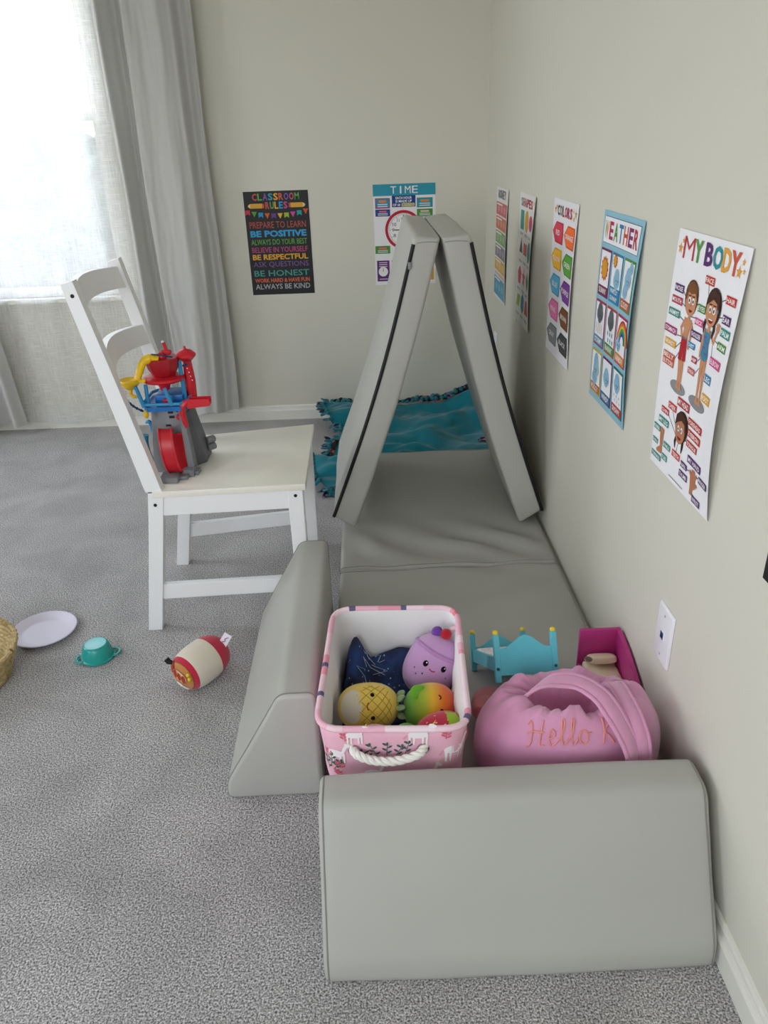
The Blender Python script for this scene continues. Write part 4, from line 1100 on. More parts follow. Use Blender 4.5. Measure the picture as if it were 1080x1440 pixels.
# strawberry, pink plush and green leaf below the rim
P = Plush('strawberry_plush', 'red strawberry plush with a light green leaf cap, half hidden behind the basket rim', (-0.446, 1.112, 0.247), tilt(1.3), FWD+CU*0.9, (0.038, 0.038, 0.050), fleece('cf3a52'), 2.2, G_)
for a, b in ((-.5, -.3), (.3, -.6), (-.1, .3), (.6, -.1), (-.4, .5), (.1, -.1)): P.patch('seed', circ(a, b, .04, .06, 8), 'f3c9c0', 1.008)
P.patch('leaf_cap', [((.75+.35*(k % 2))*math.cos(2*PI*k/10), 1.05+(.75+.35*(k % 2))*.75*math.sin(2*PI*k/10)) for k in range(10)], 'a5c33f', 1.02)
P.patch('eye', circ(-.3, .05, .07, .07), '141110', 1.012)
P = Plush('peach_plush', 'pale pink round plush peeking over the basket rim under the pineapple', (-0.572, 1.098, 0.238), (0, 0, 1), FWD, (0.04, 0.036, 0.036), fleece('e6b4b4'), 2.2, G_)
P.patch('cheek', circ(.4, .9, .25, .2), 'd98f98', 1.006)
P = Plush('leaf_plush', 'small bright green plush leaf between pineapple and strawberry', (-0.512, 1.118, 0.244), (0, 0, 1), FWD, (0.022, 0.02, 0.018), fleece('62a83a'), 2.0, G_)
P.stroke('stitch_line', [(-.5, .6), (0, .9), (.5, .7)], '3f7a2a', 0.0008)
# navy star blanket stuffed in the basket
def star_mat():
    M = bpy.data.materials.new('star_print'); M.use_nodes = True; n = M.node_tree; b = n.nodes['Principled BSDF']
    t = n.nodes.new('ShaderNodeTexCoord'); v = n.nodes.new('ShaderNodeTexVoronoi'); v.inputs['Scale'].default_value = 75
    r = n.nodes.new('ShaderNodeValToRGB'); e = r.color_ramp.elements; e[0].position = 0.0; e[0].color = lin('dfe6f2'); e[1].position = 0.17; e[1].color = (0, 0, 0, 1)
    q = e.new(0.10); q.color = lin('9fb2d0')
    z = n.nodes.new('ShaderNodeTexNoise'); z.inputs['Scale'].default_value = 18
    r2 = n.nodes.new('ShaderNodeValToRGB'); r2.color_ramp.elements[0].position = .35; r2.color_ramp.elements[0].color = lin('131a33'); r2.color_ramp.elements[1].position = .7; r2.color_ramp.elements[1].color = lin('23427f')
    a = n.nodes.new('ShaderNodeMix'); a.data_type = 'RGBA'; a.blend_type = 'ADD'; a.inputs['Factor'].default_value = 0.8
    for k in (v, z): n.links.new(t.outputs['Object'], k.inputs['Vector'])
    n.links.new(v.outputs['Distance'], r.inputs[0]); n.links.new(z.outputs['Fac'], r2.inputs[0]); n.links.new(r2.outputs[0], a.inputs['A']); n.links.new(r.outputs[0], a.inputs['B']); n.links.new(a.outputs['Result'], b.inputs['Base Color'])
    b.inputs['Roughness'].default_value = 0.85; return M
def navy(u, v):
    x = -0.116+u*0.232; y = -0.168+v*0.338
    z = 0.178+0.05*max(0, v-.35)+0.016*nz(x*16, y*16, 3)+0.008*nz(x*40, y*30, 8)
    z += 0.075*math.exp(-((u-.12)/.10)**2-((v-.93)/.22)**2)+0.045*math.exp(-((u-.55)/.25)**2-((v-.95)/.18)**2)
    e = min(u, 1-u, v, 1-v); z -= 0.03*max(0, 1-e/.05)
    return tuple(BK @ Vector((x, y, z)))
nb = thing('star_blanket', BK @ Vector((0, 0, 0.12)), 'navy blue star print blanket bunched under the plush toys in the basket', 'blanket')
one(grid(navy, 44, 56), 'cloth', star_mat(), nb, sharp=180)
for k in range(7):
    u, v = random.uniform(.15, .55), random.uniform(.7, .95); pts = []
    for q in range(4):
        p = Vector(navy(u, v)); pts.append(p+Vector((0, -.001, .0018))); u = min(.9, max(.06, u+random.uniform(-.12, .14))); v = min(.97, max(.5, v+random.uniform(-.06, .05)))
    one(tube(pts, 0.0005, 4), 'constellation_line', mat('c9d3e4', 0.8, 0.1), nb)

# ------------------------------------------------------------------ pink plush bag
PINKF = mat('dd9cc0', 0.8, 0.15, bump=0.25, bscale=800, sheen=0.5, name='pink_velour')
bag = thing('plush_bag', (-0.2, 1.15, MATZ), 'pink velour tote bag with curly stitched lettering and a wide strap', 'bag')
BPF = [(0.0, 0.002), (0.55, 0.001), (0.85, 0.012), (0.98, 0.05), (1.0, 0.09), (0.97, 0.13), (0.90, 0.165), (0.80, 0.192), (0.70, 0.205), (0.58, 0.205), (0.48, 0.192), (0.42, 0.168), (0.38, 0.14), (0.33, 0.118), (0.2, 0.108), (0.0, 0.106)]
bp = spline([Vector((a, b, 0)) for a, b in BPF], 4)
def bagp(i, ph):
    a, b = max(bp[i].x, 0.0), bp[i].y
    t = i/(len(bp)-1); w_ = math.exp(-((t-.62)/.12)**2)
    k = 1+0.06*w_*math.sin(ph*9+2*math.sin(ph*2))+0.05*w_*math.sin(ph*17+1)+.05*w_*math.sin(ph*23+4)*(0.5+0.5*math.sin(ph))
    x = 0.181*a*k*math.cos(ph); y = 0.124*a*k*math.sin(ph)
    z = MATZ+b*(0.965-0.08*math.sin(ph))+w_*(0.006*math.sin(ph*11+1)+0.005*math.sin(ph*6)+0.010*nz(x*30, y*30, 2)*(0.5+0.5*math.sin(ph)))+0.006*nz(x*14, y*14, b*20)+w_*.004*math.sin(ph*31+3*nz(x*9,y*9,1))
    if t > .6: z -= 0.02*(t-.6)*math.cos(ph)
    s_ = 1.0-0.13*max(0, -math.sin(ph))*0
    return Vector((-0.196+x, 1.152+y, z))
NB = 96
bv, bf = loft([[bagp(i, 2*PI*j/NB) for j in range(NB)] for i in range(len(bp))], True, False)
one((bv, bf), 'bag_body', PINKF, bag, sharp=180)
bvh = BVHTree.FromPolygons([Vector(p) for p in bv], bf)
def onbag(x, t, off=0.0015):
    o_ = Vector((x, 0.985, 0.325))+Vector((0, .62, .785))*t; d = Vector((0, .785, -.62))
    h = bvh.ray_cast(o_-d*0.05, d)
    return (h[0]-d*off) if h[0] else o_
# stitched script: Hello K
def cur(x0, t0, w_, h_, strokes, name):
    for st in strokes:
        pts = [onbag(x0+p.x*w_, t0+p.y*h_) for p in spline([Vector((a, b, 0)) for a, b in st], 6)]
        one(tube(pts, 0.0017, 6), name, mat('e8968e', 0.6, 0.3), bag)
LX, LT, LH = -0.296, -0.008, 0.044
GL = {'H': [[(.12, .85), (.25, 1.0), (.3, .7), (.18, .1), (.0, -.05)], [(.85, 1.0), (.72, .6), (.62, .05), (.8, .0)], [(.05, .5), (.4, .58), (.85, .5)]],
      'e': [[(.0, .25), (.55, .35), (.6, .55), (.3, .6), (.08, .3), (.25, .0), (.6, .05), (.95, .25)]],
      'l': [[(.0, .2), (.45, .6), (.6, .95), (.4, 1.0), (.25, .5), (.35, .05), (.6, .02), (.95, .25)]],
      'o': [[(.55, .55), (.2, .5), (.08, .2), (.35, .0), (.65, .15), (.65, .45), (.5, .55), (.7, .42), (1.0, .45)]],
      'K': [[(.2, 1.0), (.25, .6), (.15, .0)], [(.8, 1.0), (.3, .5), (.55, .3), (.85, .0)]]}
x = LX
for ch_, w_ in (('H', .036), ('e', .020), ('l', .017), ('l', .017), ('o', .024), (' ', .016), ('K', .030)):
    if ch_ != ' ': cur(x, LT, w_, LH, GL[ch_], 'stitched_letter')
    x += w_
def strap(pts, wd, wdir, name):
    P_ = spline([Vector(p) for p in pts], 10); rings = []
    for i, p in enumerate(P_):
        t = (P_[min(i+1, len(P_)-1)]-P_[max(i-1, 0)]).normalized(); w0 = Vector(wdir); w0 = (w0-t*w0.dot(t)).normalized(); n_ = t.cross(w0)
        rings.append([tuple(p+w0*wd*a+n_*b) for a, b in ((-.5, .0), (-.46, .0028), (-.34, .0034), (-.30, .0018), (-.26, .0032), (0, .0036), (.26, .0032), (.30, .0018), (.34, .0034), (.46, .0028), (.5, 0), (.46, -.0028), (0, -.003), (-.46, -.0028))])
    return one(loft(rings), name, PINKF, bag, sharp=60)
strap([(-.296, 1.15, .262), (-.285, 1.148, .292), (-.24, 1.15, .325), (-.19, 1.142, .330), (-.155, 1.105, .326), (-.137, 1.06, .312), (-.123, 1.034, .288), (-.113, 1.022, .260), (-.108, 1.020, .22)], 0.042, (0.75, 0.62, 0.1), 'strap')
strap([(-.112, 1.19, .282), (-.110, 1.155, .308), (-.108, 1.11, .315), (-.102, 1.065, .304), (-.095, 1.036, .274), (-.092, 1.026, .235)], 0.038, (1, 0.15, 0), 'strap')
btn = onbag(-.142, .02)
one(sphere((-.140, 1.236, .3085), (0.0085, 0.0085, 0.003), 16, 8), 'button', mat('5a4636', 0.35, 0.5), bag, label='brown button')
# coral plush limbs between the basket and the bag
P = Plush('coral_plush', 'coral pink plush animal squeezed between basket and bag under the toy bed', (-0.318, 1.315, 0.137), (0.2, 0.3, 1), (-.3, -1, .6), (0.042, 0.05, 0.036), fleece('d98a8c'), 2.1)
one(tube(spline([(-.325, 1.30, .15), (-.345, 1.27, .168), (-.352, 1.245, .172)], 6), [.022]*3+[.021]*4+[.019]*3+[.016]*2+[.008], 12), 'arm', fleece('d98a8c'), P.t)

# ------------------------------------------------------------------ turquoise doll bed leaning on the bag
TQ = mat('62c3d3', 0.45, 0.4, nscale=30, namt=0.03, name='turquoise_paint'); YW = mat('ecd02e', 0.4, 0.4)
Rz = Matrix.Rotation(0.0898, 4, 'Z'); Ry = Matrix.Rotation(0.0399, 4, 'Y'); Rx = Matrix.Rotation(-0.5474, 4, 'X')
BD = Matrix.Translation((-0.3091, 1.2835, 0.2207)) @ Rz @ Ry @ Rx
bed = thing('doll_bed', BD @ Vector((0.06, 0.11, 0)), 'turquoise wooden doll bed with yellow knobs tilted against the pink bag', 'doll bed')
Wd, Ld, Hf, Hb = 0.125, 0.2295, 0.1035, 0.0915
for (x, y, h) in ((0, 0, Hf), (Wd, 0, Hf), (0, Ld, Hb), (Wd, Ld, Hb)):
    p_ = one(bbox_(x-.0062, x+.0062, y-.0055, y+.0055, 0, h-.004, .001, 1), 'bedpost', TQ, bed, xf=BD)
    one(sphere((x, y, h), (.0062, .0062, .0058), 14, 8), 'knob', YW, p_, xf=BD)
    if y == 0:
        for r_, c_ in ((.0036, 'kk'), ):
            one(cyl((x, y-.005, .028), (x, y-.0066, .028), .0036, .0032, 14), 'screw', mat('3f5a60', .4, .5, metal=.6), p_, xf=BD)
def board(y, z0, zlow, zhigh):
    top = [(x, zlow+(zhigh-zlow)*(0.5-0.5*math.cos(2*PI*min(1, max(0, (x-.012)/(Wd-.024))))) ) for x in [.006+(Wd-.012)*k/24 for k in range(25)]]
    return prism([(.006, z0), (Wd-.006, z0)]+[(a, b) for a, b in reversed(top)], y-.003, y+.003, 'y')
one(board(0, .014, .070, .096), 'footboard', TQ, bed, xf=BD, sharp=30)
one(board(Ld, .014, .056, .080), 'headboard', TQ, bed, xf=BD, sharp=30)
for x in (0, Wd): one(bbox_(x-.003, x+.003, .005, Ld-.005, .022, .052, .001, 1), 'side_rail', TQ, bed, xf=BD)
one(bbox_(.003, Wd-.003, .004, Ld-.004, .022, .030, .001, 1), 'base_board', TQ, bed, xf=BD)
one(bbox_(.005, Wd-.005, .006, Ld-.006, .031, .054, .006, 3), 'mattress', mat('eadfe0', .85, .1, nscale=90, namt=.22), bed, xf=BD)

# ------------------------------------------------------------------ magenta doll bed by the wall
MG = mat('c03c86', 0.42, 0.4, name='magenta_wood'); CRM = mat('f0e2c6', 0.85, 0.1, bump=.2, bscale=600, name='cream_cloth')
db = thing('doll_sofa_bed', (-0.05, 1.36, MATZ), 'magenta doll bed with a high curved side panel and cream pillow, by the wall', 'doll bed')
X0, X1, Y0, Y1 = -0.100, -0.006, 1.268, 1.44
one(bbox_(X0, X1, Y1-.010, Y1, MATZ+.001, .240, .003, 2), 'headboard', MG, db)
def sidep():
    pts = [(Y0, MATZ+.001), (Y1-.010, MATZ+.001)]
    for k in range(21):
        t = k/20; y = Y1-.010-(Y1-.010-Y0)*t; z = .237-.045*t**1.6
        pts.append((y, z))
    return pts
one(prism(sidep(), X1-.010, X1, 'x'), 'side_panel', MG, db, sharp=30)
one(bbox_(X0, X0+.008, Y0, Y1-.010, MATZ+.001, .150, .002, 1), 'side_rail', MG, db)
one(bbox_(X0+.008, X1-.010, Y0, Y1-.010, MATZ+.02, .140, .002, 1), 'bed_base', MG, db)
one(bbox_(X0+.009, X1-.011, Y0+.002, Y1-.012, .140, .160, .007, 3), 'mattress', CRM, db)
def pil(u, v):
    return None
P_ = Vector((-.052, 1.408, .176))
sv, sf = sphere((0, 0, 0), 1.0, 28, 16)
def sq(p, r, e=0.55): return tuple(math.copysign(abs(c)**e, c)*k for c, k in zip(p, r))
one(([tuple(P_+Matrix.Rotation(-.35, 3, 'X') @ Vector(sq(p, (.033, .018, .010)))) for p in sv], sf), 'pillow', CRM, db, sharp=180)

# ------------------------------------------------------------------ toy tower playset on the chair
RD = mat('cc1f2e', 0.35, 0.45, name='red_plastic'); BL = mat('1f6fb8', 0.35, 0.45, name='blue_plastic'); YL = mat('f0c414', 0.35, 0.45, name='yellow_plastic')
GY = mat('7d7f84', 0.45, 0.4, name='grey_plastic'); DG = mat('5f6166', 0.45, 0.4, name='dark_grey_plastic'); NV = mat('26305c', 0.4, 0.4, name='navy_plastic'); LB = mat('2f8fc4', 0.35, 0.45)
SZ = 0.4375
tw = thing('toy_tower', (-1.1, 2.03, SZ), 'grey toy tower playset with red loop track and yellow crane, on the white chair', 'toy')
tb = one(bevel(hexa([(-1.166, 1.985, SZ), (-1.052, 1.985, SZ), (-1.052, 2.125, SZ), (-1.166, 2.125, SZ)], [(-1.150, 2.000, .622), (-1.062, 2.000, .622), (-1.062, 2.090, .622), (-1.150, 2.090, .622)]), .003, 2), 'tower_body', GY, tw)
def fy(z): return 1.985+.015*(z-SZ)/(.622-SZ)
for (x, z, w_, h_) in ((-1.098, .607, .014, .007), (-1.096, .594, .014, .007), (-1.108, .571, .014, .005), (-1.105, .556, .014, .005), (-1.078, .610, .007, .006)):
    one(box(x-w_/2, x+w_/2, fy(z)-.0015, fy(z)+.004, z-h_/2, z+h_/2), 'window_slot', BLACK, tb, smooth=False)
one(cyl((-1.075, fy(.594)+.002, .594), (-1.075, fy(.594)-.008, .594), .009, .0075, 18), 'dial', RD, tw)
# corner buttresses and steps at the foot
for (x0, x1) in ((-1.076, -1.058), ):
    one(bevel(hexa([(x0+.010, 1.965, SZ), (x1+.012, 1.965, SZ), (x1+.012, 2.0, SZ), (x0+.010, 2.0, SZ)], [(x0, 1.992, .615), (x1-.004, 1.992, .615), (x1-.004, 2.0, .615), (x0, 2.0, .615)]), .002, 1), 'buttress', GY, tw)
one(bevel(hexa([(-1.060, 2.02, SZ), (-1.030, 2.05, SZ), (-1.030, 2.13, SZ), (-1.060, 2.13, SZ)], [(-1.064, 2.01, .60), (-1.054, 2.02, .60), (-1.054, 2.09, .60), (-1.064, 2.09, .60)]), .002, 1), 'buttress', DG, tw)
for (x0, x1, y0, y1, h) in ((-1.132, -1.082, 1.904, 1.955, .016), (-1.084, -1.060, 1.925, 1.960, .010), (-1.078, -1.046, 1.945, 1.985, .020), (-1.052, -1.036, 1.955, 1.985, .012)):
    one(bbox_(x0, x1, y0, y1, SZ, SZ+h, .0015, 1), 'foot_block', GY, tw)
for z in (.462, .484): one(cyl((-1.036, 2.10, z), (-1.018, 2.12, z), .011, seg=10), 'gear', GY, tw)
# red loop track: wide band bent into an upright loop
lp = []
for k in range(49):
    a = -PI/2-.25+ (2*PI*0.90)*k/48
    lp.append((1.957+.036*math.cos(a+PI), .512-.062*math.sin(a+PI)*-1))
rings = []
for i, (y, z) in enumerate(lp):
    t = i/48; x0 = -1.126+.028*t; w_ = .034
    rings.append([(x0, y, max(z, SZ+.012)), (x0+w_, y, max(z, SZ+.012)), (x0+w_, y+(1.957-y)*.08, max(z+(.512-z)*.08, SZ+.013)), (x0, y+(1.957-y)*.08, max(z+(.512-z)*.08, SZ+.013))])
one(loft(rings), 'loop_track', RD, tw, sharp=50)
for s_ in (0, 1):
    one(tube([(-1.126+.028*i/48+.034*s_, y, max(z, SZ+.012)) for i, (y, z) in enumerate(lp)], .0032, 6), 'track_rail', RD, tw)
# blue platform with raised rail
pf = [(-1.163, 1.985), (-1.150, 1.966), (-1.062, 1.966), (-1.046, 1.985), (-1.046, 2.08), (-1.062, 2.10), (-1.15, 2.10), (-1.163, 2.08)]
one(prism(pf, .620, .632, 'z'), 'platform', BL, tw, sharp=30)
one(tube([(x, y, .640) for x, y in pf], .0045, 8, closed=True), 'platform_rail', LB, tw)
for (a, b) in (((-1.158, 1.972, .632), (-1.172, 1.972, .690)), ((-1.150, 1.985, .632), (-1.150, 1.99, .688)), ((-1.082, 1.966, .636), (-1.096, 1.968, .684)), ((-1.058, 2.02, .632), (-1.062, 2.03, .738)), ((-1.12, 2.08, .632), (-1.12, 2.07, .69))):
    one(cyl(a, b, .0062, .0052, 8), 'strut', LB, tw)
one(bbox_(-1.135, -1.06, 2.0, 2.075, .632, .655, .004, 2), 'cockpit', BL, tw)
one(bbox_(-1.112, -1.092, 1.99, 2.01, .632, .646, .003, 2), 'seat', RD, tw)
# red upper deck: disc and boat-shaped hull
one(lathe([(0, .690), (.046, .690), (.050, .694), (.050, .700), (.044, .703), (0, .703)], 36), 'upper_deck', RD, tw, xf=Matrix.Translation((-1.108, 2.02, 0)) @ Matrix.Diagonal((1.12, 1, 1, 1)))
one(lathe([(0, .662), (.012, .664), (.020, .690)], 24), 'deck_stem', RD, tw, xf=Matrix.Translation((-1.108, 2.02, 0)))
one(lathe([(.028, .702), (.040, .722), (.046, .748), (.043, .752), (.030, .752), (.0, .750)], 10), 'hull', mat('a81a28', .35, .45), tw, xf=Matrix.Translation((-1.105, 2.025, 0)) @ Matrix.Rotation(.3, 4, 'Z'), sharp=20)
one(sphere((-1.102, 2.015, .755), (.012, .012, .014)), 'dome', RD, tw)
an = one(tube([(-1.094, 2.02, .758), (-1.088, 2.02, .770), (-1.094, 2.02, .792)], .0048, 8), 'antenna', RD, tw)
one(bbox_(-1.104, -1.076, 2.013, 2.027, .760, .772, .003, 1), 'antenna_foot', RD, tw)
one(sphere((-1.095, 2.02, .793), .004, 10, 8), 'tip', PLATEW, an)
# mushroom turret
tu = one(lathe([(.013, .632), (.015, .68), (.011, .735), (.012, .740)], 18, True), 'turret', RD, tw, xf=Matrix.Translation((-1.044, 2.045, 0)))
one(lathe([(0, .733), (.014, .735), (.027, .748), (.027, .753), (.016, .763), (.004, .767), (.003, .774), (0, .775)], 26), 'turret_cap', RD, tw, xf=Matrix.Translation((-1.046, 2.045, 0)))
# ramp chute
one(bevel(hexa([(-1.046, 1.975, .622), (-.984, 1.975, .628), (-.984, 2.0, .628), (-1.046, 2.0, .622)], [(-1.046, 1.975, .632), (-.984, 1.975, .638), (-.984, 2.0, .638), (-1.046, 2.0, .632)]), .001, 1), 'ramp', RD, tw)
for y in (1.975, 2.0): one(bbox_(-1.046, -.984, y-.0015, y+.0015, .628, .648, .0008, 1), 'ramp_side', RD, tw)
one(tube(spline([(-1.046, 1.98, .640), (-1.056, 1.976, .632), (-1.060, 1.976, .612), (-1.055, 1.978, .570)], 6), [.009]*8+[.008]*6+[.007]*3+[.005]*2, 8), 'chute', RD, tw)
# yellow crane arm, bucket and chains
one(tube(spline([(-1.108, 2.0, .752), (-1.128, 1.995, .757), (-1.146, 1.99, .748), (-1.158, 1.985, .725), (-1.166, 1.98, .705)], 6), [.009]*6+[.0125]*5+[.010]*8+[.009]*6, 12), 'crane_arm', YL, tw)
one(lathe([(0, .678), (.012, .680), (.026, .696), (.028, .702), (.026, .706), (.020, .703), (0, .700)], 22), 'bucket', YL, tw, xf=Matrix.Translation((-1.188, 1.985, 0)))
one(bbox_(-1.185, -1.145, 1.975, 1.99, .697, .706, .002, 1), 'bucket_arm', YL, tw)
one(tube(spline([(-1.188, 1.985, .680), (-1.190, 1.982, .666), (-1.180, 1.98, .660), (-1.168, 1.98, .664)], 5), .0045, 8), 'hook', YL, tw)
one(sphere((-1.205, 1.975, .672), (.007, .007, .009)), 'figure_head', PLATEW, tw)
ch = [Vector(p) for p in spline([(-1.205, 1.972, .662), (-1.196, 1.97, .648), (-1.182, 1.97, .634), (-1.164, 1.972, .622)], 4)]
for i, p in enumerate(ch):
    one(sphere(p, (.0042, .0030, .0042) if i % 2 else (.003, .003, .003), 8, 6), 'chain_link', NV, tw)
one(sphere((-1.157, 1.975, .612), (.007, .006, .012)), 'chain_end', YL, tw)
one(tube(spline([(-1.124, 2.0, .766), (-1.10, 1.99, .766), (-1.07, 2.0, .757)], 5), .0022, 6), 'cable', NV, tw)
for k in range(3): one(sphere((-1.05+.006*k, 2.02, .728+.002*k), .0034, 8, 6), 'chain_link', NV, tw)
for k in range(4): one(sphere((-1.043+.003*k, 2.029, .718-.011*k), .0018, 8, 6), 'light_dot', PLATEW, tw)
# blue hook slide on the left side
one(tube(spline([(-1.176, 2.02, .572), (-1.166, 2.02, .575), (-1.160, 2.02, .560), (-1.163, 2.02, .545)], 5), [.002, .003, .004, .005, .006, .006, .006, .006, .006, .006, .006, .006, .005, .004, .003, .002], 8), 'blue_hook', LB, tw)
one(tube(spline([(-1.176, 2.0, .545), (-1.180, 2.0, .52), (-1.178, 2.0, .49), (-1.168, 2.0, .455)], 5), .0085, 10), 'blue_slide', mat('1f7a9c', .35, .45), tw)

# ------------------------------------------------------------------ teal fleece blanket
def print_mat():
    M = bpy.data.materials.new('patterned_fleece'); M.use_nodes = True; n = M.node_tree; b = n.nodes['Principled BSDF']
    t = n.nodes.new('ShaderNodeTexCoord'); v = n.nodes.new('ShaderNodeTexVoronoi'); v.inputs['Scale'].default_value = 55
    r = n.nodes.new('ShaderNodeValToRGB'); r.color_ramp.interpolation = 'CONSTANT'; e = r.color_ramp.elements
    e[0].position = 0; e[0].color = lin('16171f'); e[1].position = .45; e[1].color = lin('c8603a')
    for p_, c in ((.55, '20222c'), (.66, '7a6a9a'), (.74, '1d2a2c'), (.84, 'd0708a'), (.9, '8fa04a')): q = e.new(p_); q.color = lin(c)
    sp = n.nodes.new('ShaderNodeSeparateColor')
    n.links.new(t.outputs['Object'], v.inputs['Vector']); n.links.new(v.outputs['Color'], sp.inputs[0]); n.links.new(sp.outputs[0], r.inputs[0]); n.links.new(r.outputs[0], b.inputs['Base Color'])
    b.inputs['Roughness'].default_value = 0.9; return M
TEALF = mat('127484', 0.9, 0.1, nscale=12, namt=.08, bump=.3, bscale=500, sheen=.3, name='teal_fleece'); PRN = print_mat()
bl = thing('fleece_blanket', (-0.4, 3.25, 0), 'teal fleece blanket with knotted fringe and patterned underside, behind the tent', 'blanket')
XLB = [(2.74, -.745), (2.80, -.785), (2.88, -.80), (3.05, -.812), (3.068, -.762), (3.19, -.735), (3.29, -.698), (3.42, -.70), (3.445, -.745), (3.56, -.785), (3.665, -.782)]
def xl(y):
    if y <= XLB[0][0]: return XLB[0][1]
    for (a, b), (c, d) in zip(XLB, XLB[1:]):
        if y <= c: return b+(d-b)*(y-a)/(c-a)
    return XLB[-1][1]
def bz(x, y):
    z = .026+.015*math.sin((y*1.0+.30*x)*36+5*nz(x*3, y*3, 2))*(.6+nz(x*4, y*4, 9))+.030*nz(x*5, y*8, 4)+.022*abs(nz(x*8+y*4, y*14-x*5, 1))
    z += .018*math.exp(-((x+.28-(y-3.25)*.6)/.06)**2)
    s_ = max(0, (x+.30)/.28); q = max(0, (y-3.33)/.33)
    z += .11*s_**2*q+.02*q
    z += .045*max(0, min(1, (y-3.44)/.03))*max(0, min(1, (-.55-x)/.1))*max(0, min(1, (3.665-y)/.04+.3))
    if x < -.69: z += .028*max(0, min(1, (3.05-y)/.05))*max(0, min(1, (y-2.74)/.04))
    return max(.004, z)
def ba(u, v):
    y = 2.945+v*.72; a = xl(y); x = a+(-.022-a)*u; return (x, min(y, DB-.018), bz(x, y))
def bb(u, v):
    y = 2.745+v*.205; a = xl(y); x = a+(-.690-a)*u; return (x, y, bz(x, y)+.001)
one(grid(ba, 90, 80), 'cloth', TEALF, bl, sharp=180)
one(grid(bb, 20, 30), 'folded_flap', TEALF, bl, sharp=180)
def bp_(u, v):
    x = -.30+u*.23; y = 3.648+v*.014; return (x, y+.004, bz(x, 3.655)+.004+.026*v+.008*nz(x*30, v*3, 2))
one(grid(bp_, 50, 3), 'patterned_edge', PRN, bl, sharp=180)
def bq_(u, v):
    y = 3.075+u*.20; a = xl(y); x = a+.004+.022*v; return (x, y, bz(x, y)+.005+.004*math.sin(v*PI))
one(grid(bq_, 24, 3), 'patterned_edge', PRN, bl, sharp=180)
def br_(u, v):
    x = -.085+u*.055; y = 3.16+v*.06; return (x, y, bz(x, y)+.008)
one(grid(br_, 8, 8), 'patterned_edge', PRN, bl, sharp=180)
# fringe: each tie is a knot with two short tails
def tie_mesh():
    mb = MB()
    mb.add(sphere((0, 0, 0), (.010, .0115, .009), 10, 7), TEALF)
    for a in (-.45, .4):
        d = Vector((-math.cos(a), math.sin(a), -.15))
        mb.add(tube([d*t for t in (0, .014, .028, .040)], [.005, .011, .011, .004], 7, flat=.35), TEALF if a < 0 else PRN)
    return mb
proto = tie_mesh().build('fringe_tie', None, origin=(0, 0, 0)); me0 = proto.data; bpy.data.objects.remove(proto)
def tie(x, y, z, ang):
    o = bpy.data.objects.new('fringe_tie', me0); COL.objects.link(o); o.parent = bl
    o.location = Vector((x, y, z))-ORG[bl]; o.rotation_euler = (random.uniform(-.4, .4), random.uniform(-.3, .5), ang+random.uniform(-.3, .3))
y = 2.775
while y < 3.655:
    x = xl(y); tie(x-.002, y, bz(x, y)+.004, 0); y += .0235
for k in range(5): tie(-.755+.016*k, 2.748, .02, PI/2)
for k in range(7): x = -.775+.028*k; tie(x, 3.650, bz(x, 3.65)+.012, -PI/2)
for k in range(18): x = -.52+.024*k+.004*(k % 2); tie(x, 3.653, bz(x, 3.655)+.022, -PI/2-.6)

# ------------------------------------------------------------------ toys on the carpet
# upturned teal toy pot
pot = thing('toy_pot', (-1.332, 1.738, 0), 'teal toy cooking pot upside down on the carpet', 'toy pot')
TP = mat('1f9a93', 0.28, 0.5, name='teal_plastic')
PM = Matrix.Translation((-1.330, 1.736, 0)) @ Matrix.Diagonal((.84, .84, .88, 1))
one(lathe([(.051, .002), (.053, .004), (.053, .008), (.049, .010), (.046, .030), (.041, .048), (.037, .052), (.034, .053)], 40), 'pot_body', TP, pot, xf=PM)
one(lathe([(.0345, .0525), (.033, .0535), (.030, .0525), (.0, .0525)], 40), 'pot_base', mat('8fd6dc', .3, .5), pot, xf=PM, label='pale aqua base disc')
for s_ in (-1, 1):
    dv = Vector((math.cos(.35), math.sin(.35), 0))*s_; n_ = Vector((-dv.y, dv.x, 0)); c = Vector((-1.330, 1.736, .007))
    one(tube(spline([c+dv*.040+n_*.016, c+dv*.051+n_*.015, c+dv*.057, c+dv*.051-n_*.015, c+dv*.040-n_*.016], 6), .0042, 8, flat=.8), 'handle', TP, pot)
# lilac white plate
pl = thing('toy_plate', (-1.523, 1.862, 0), 'pale lilac plastic plate on the carpet beside the straw basket', 'plate')
one(lathe([(0, .002), (.058, .002), (.066, .004), (.090, .015), (.092, .017), (.090, .019), (.066, .009), (.060, .006), (.056, .0055), (0, .0055)], 56), 'plate', mat('e2dcee', .3, .5, name='lilac_plastic'), pl, xf=Matrix.Translation((-1.523, 1.862, 0)))
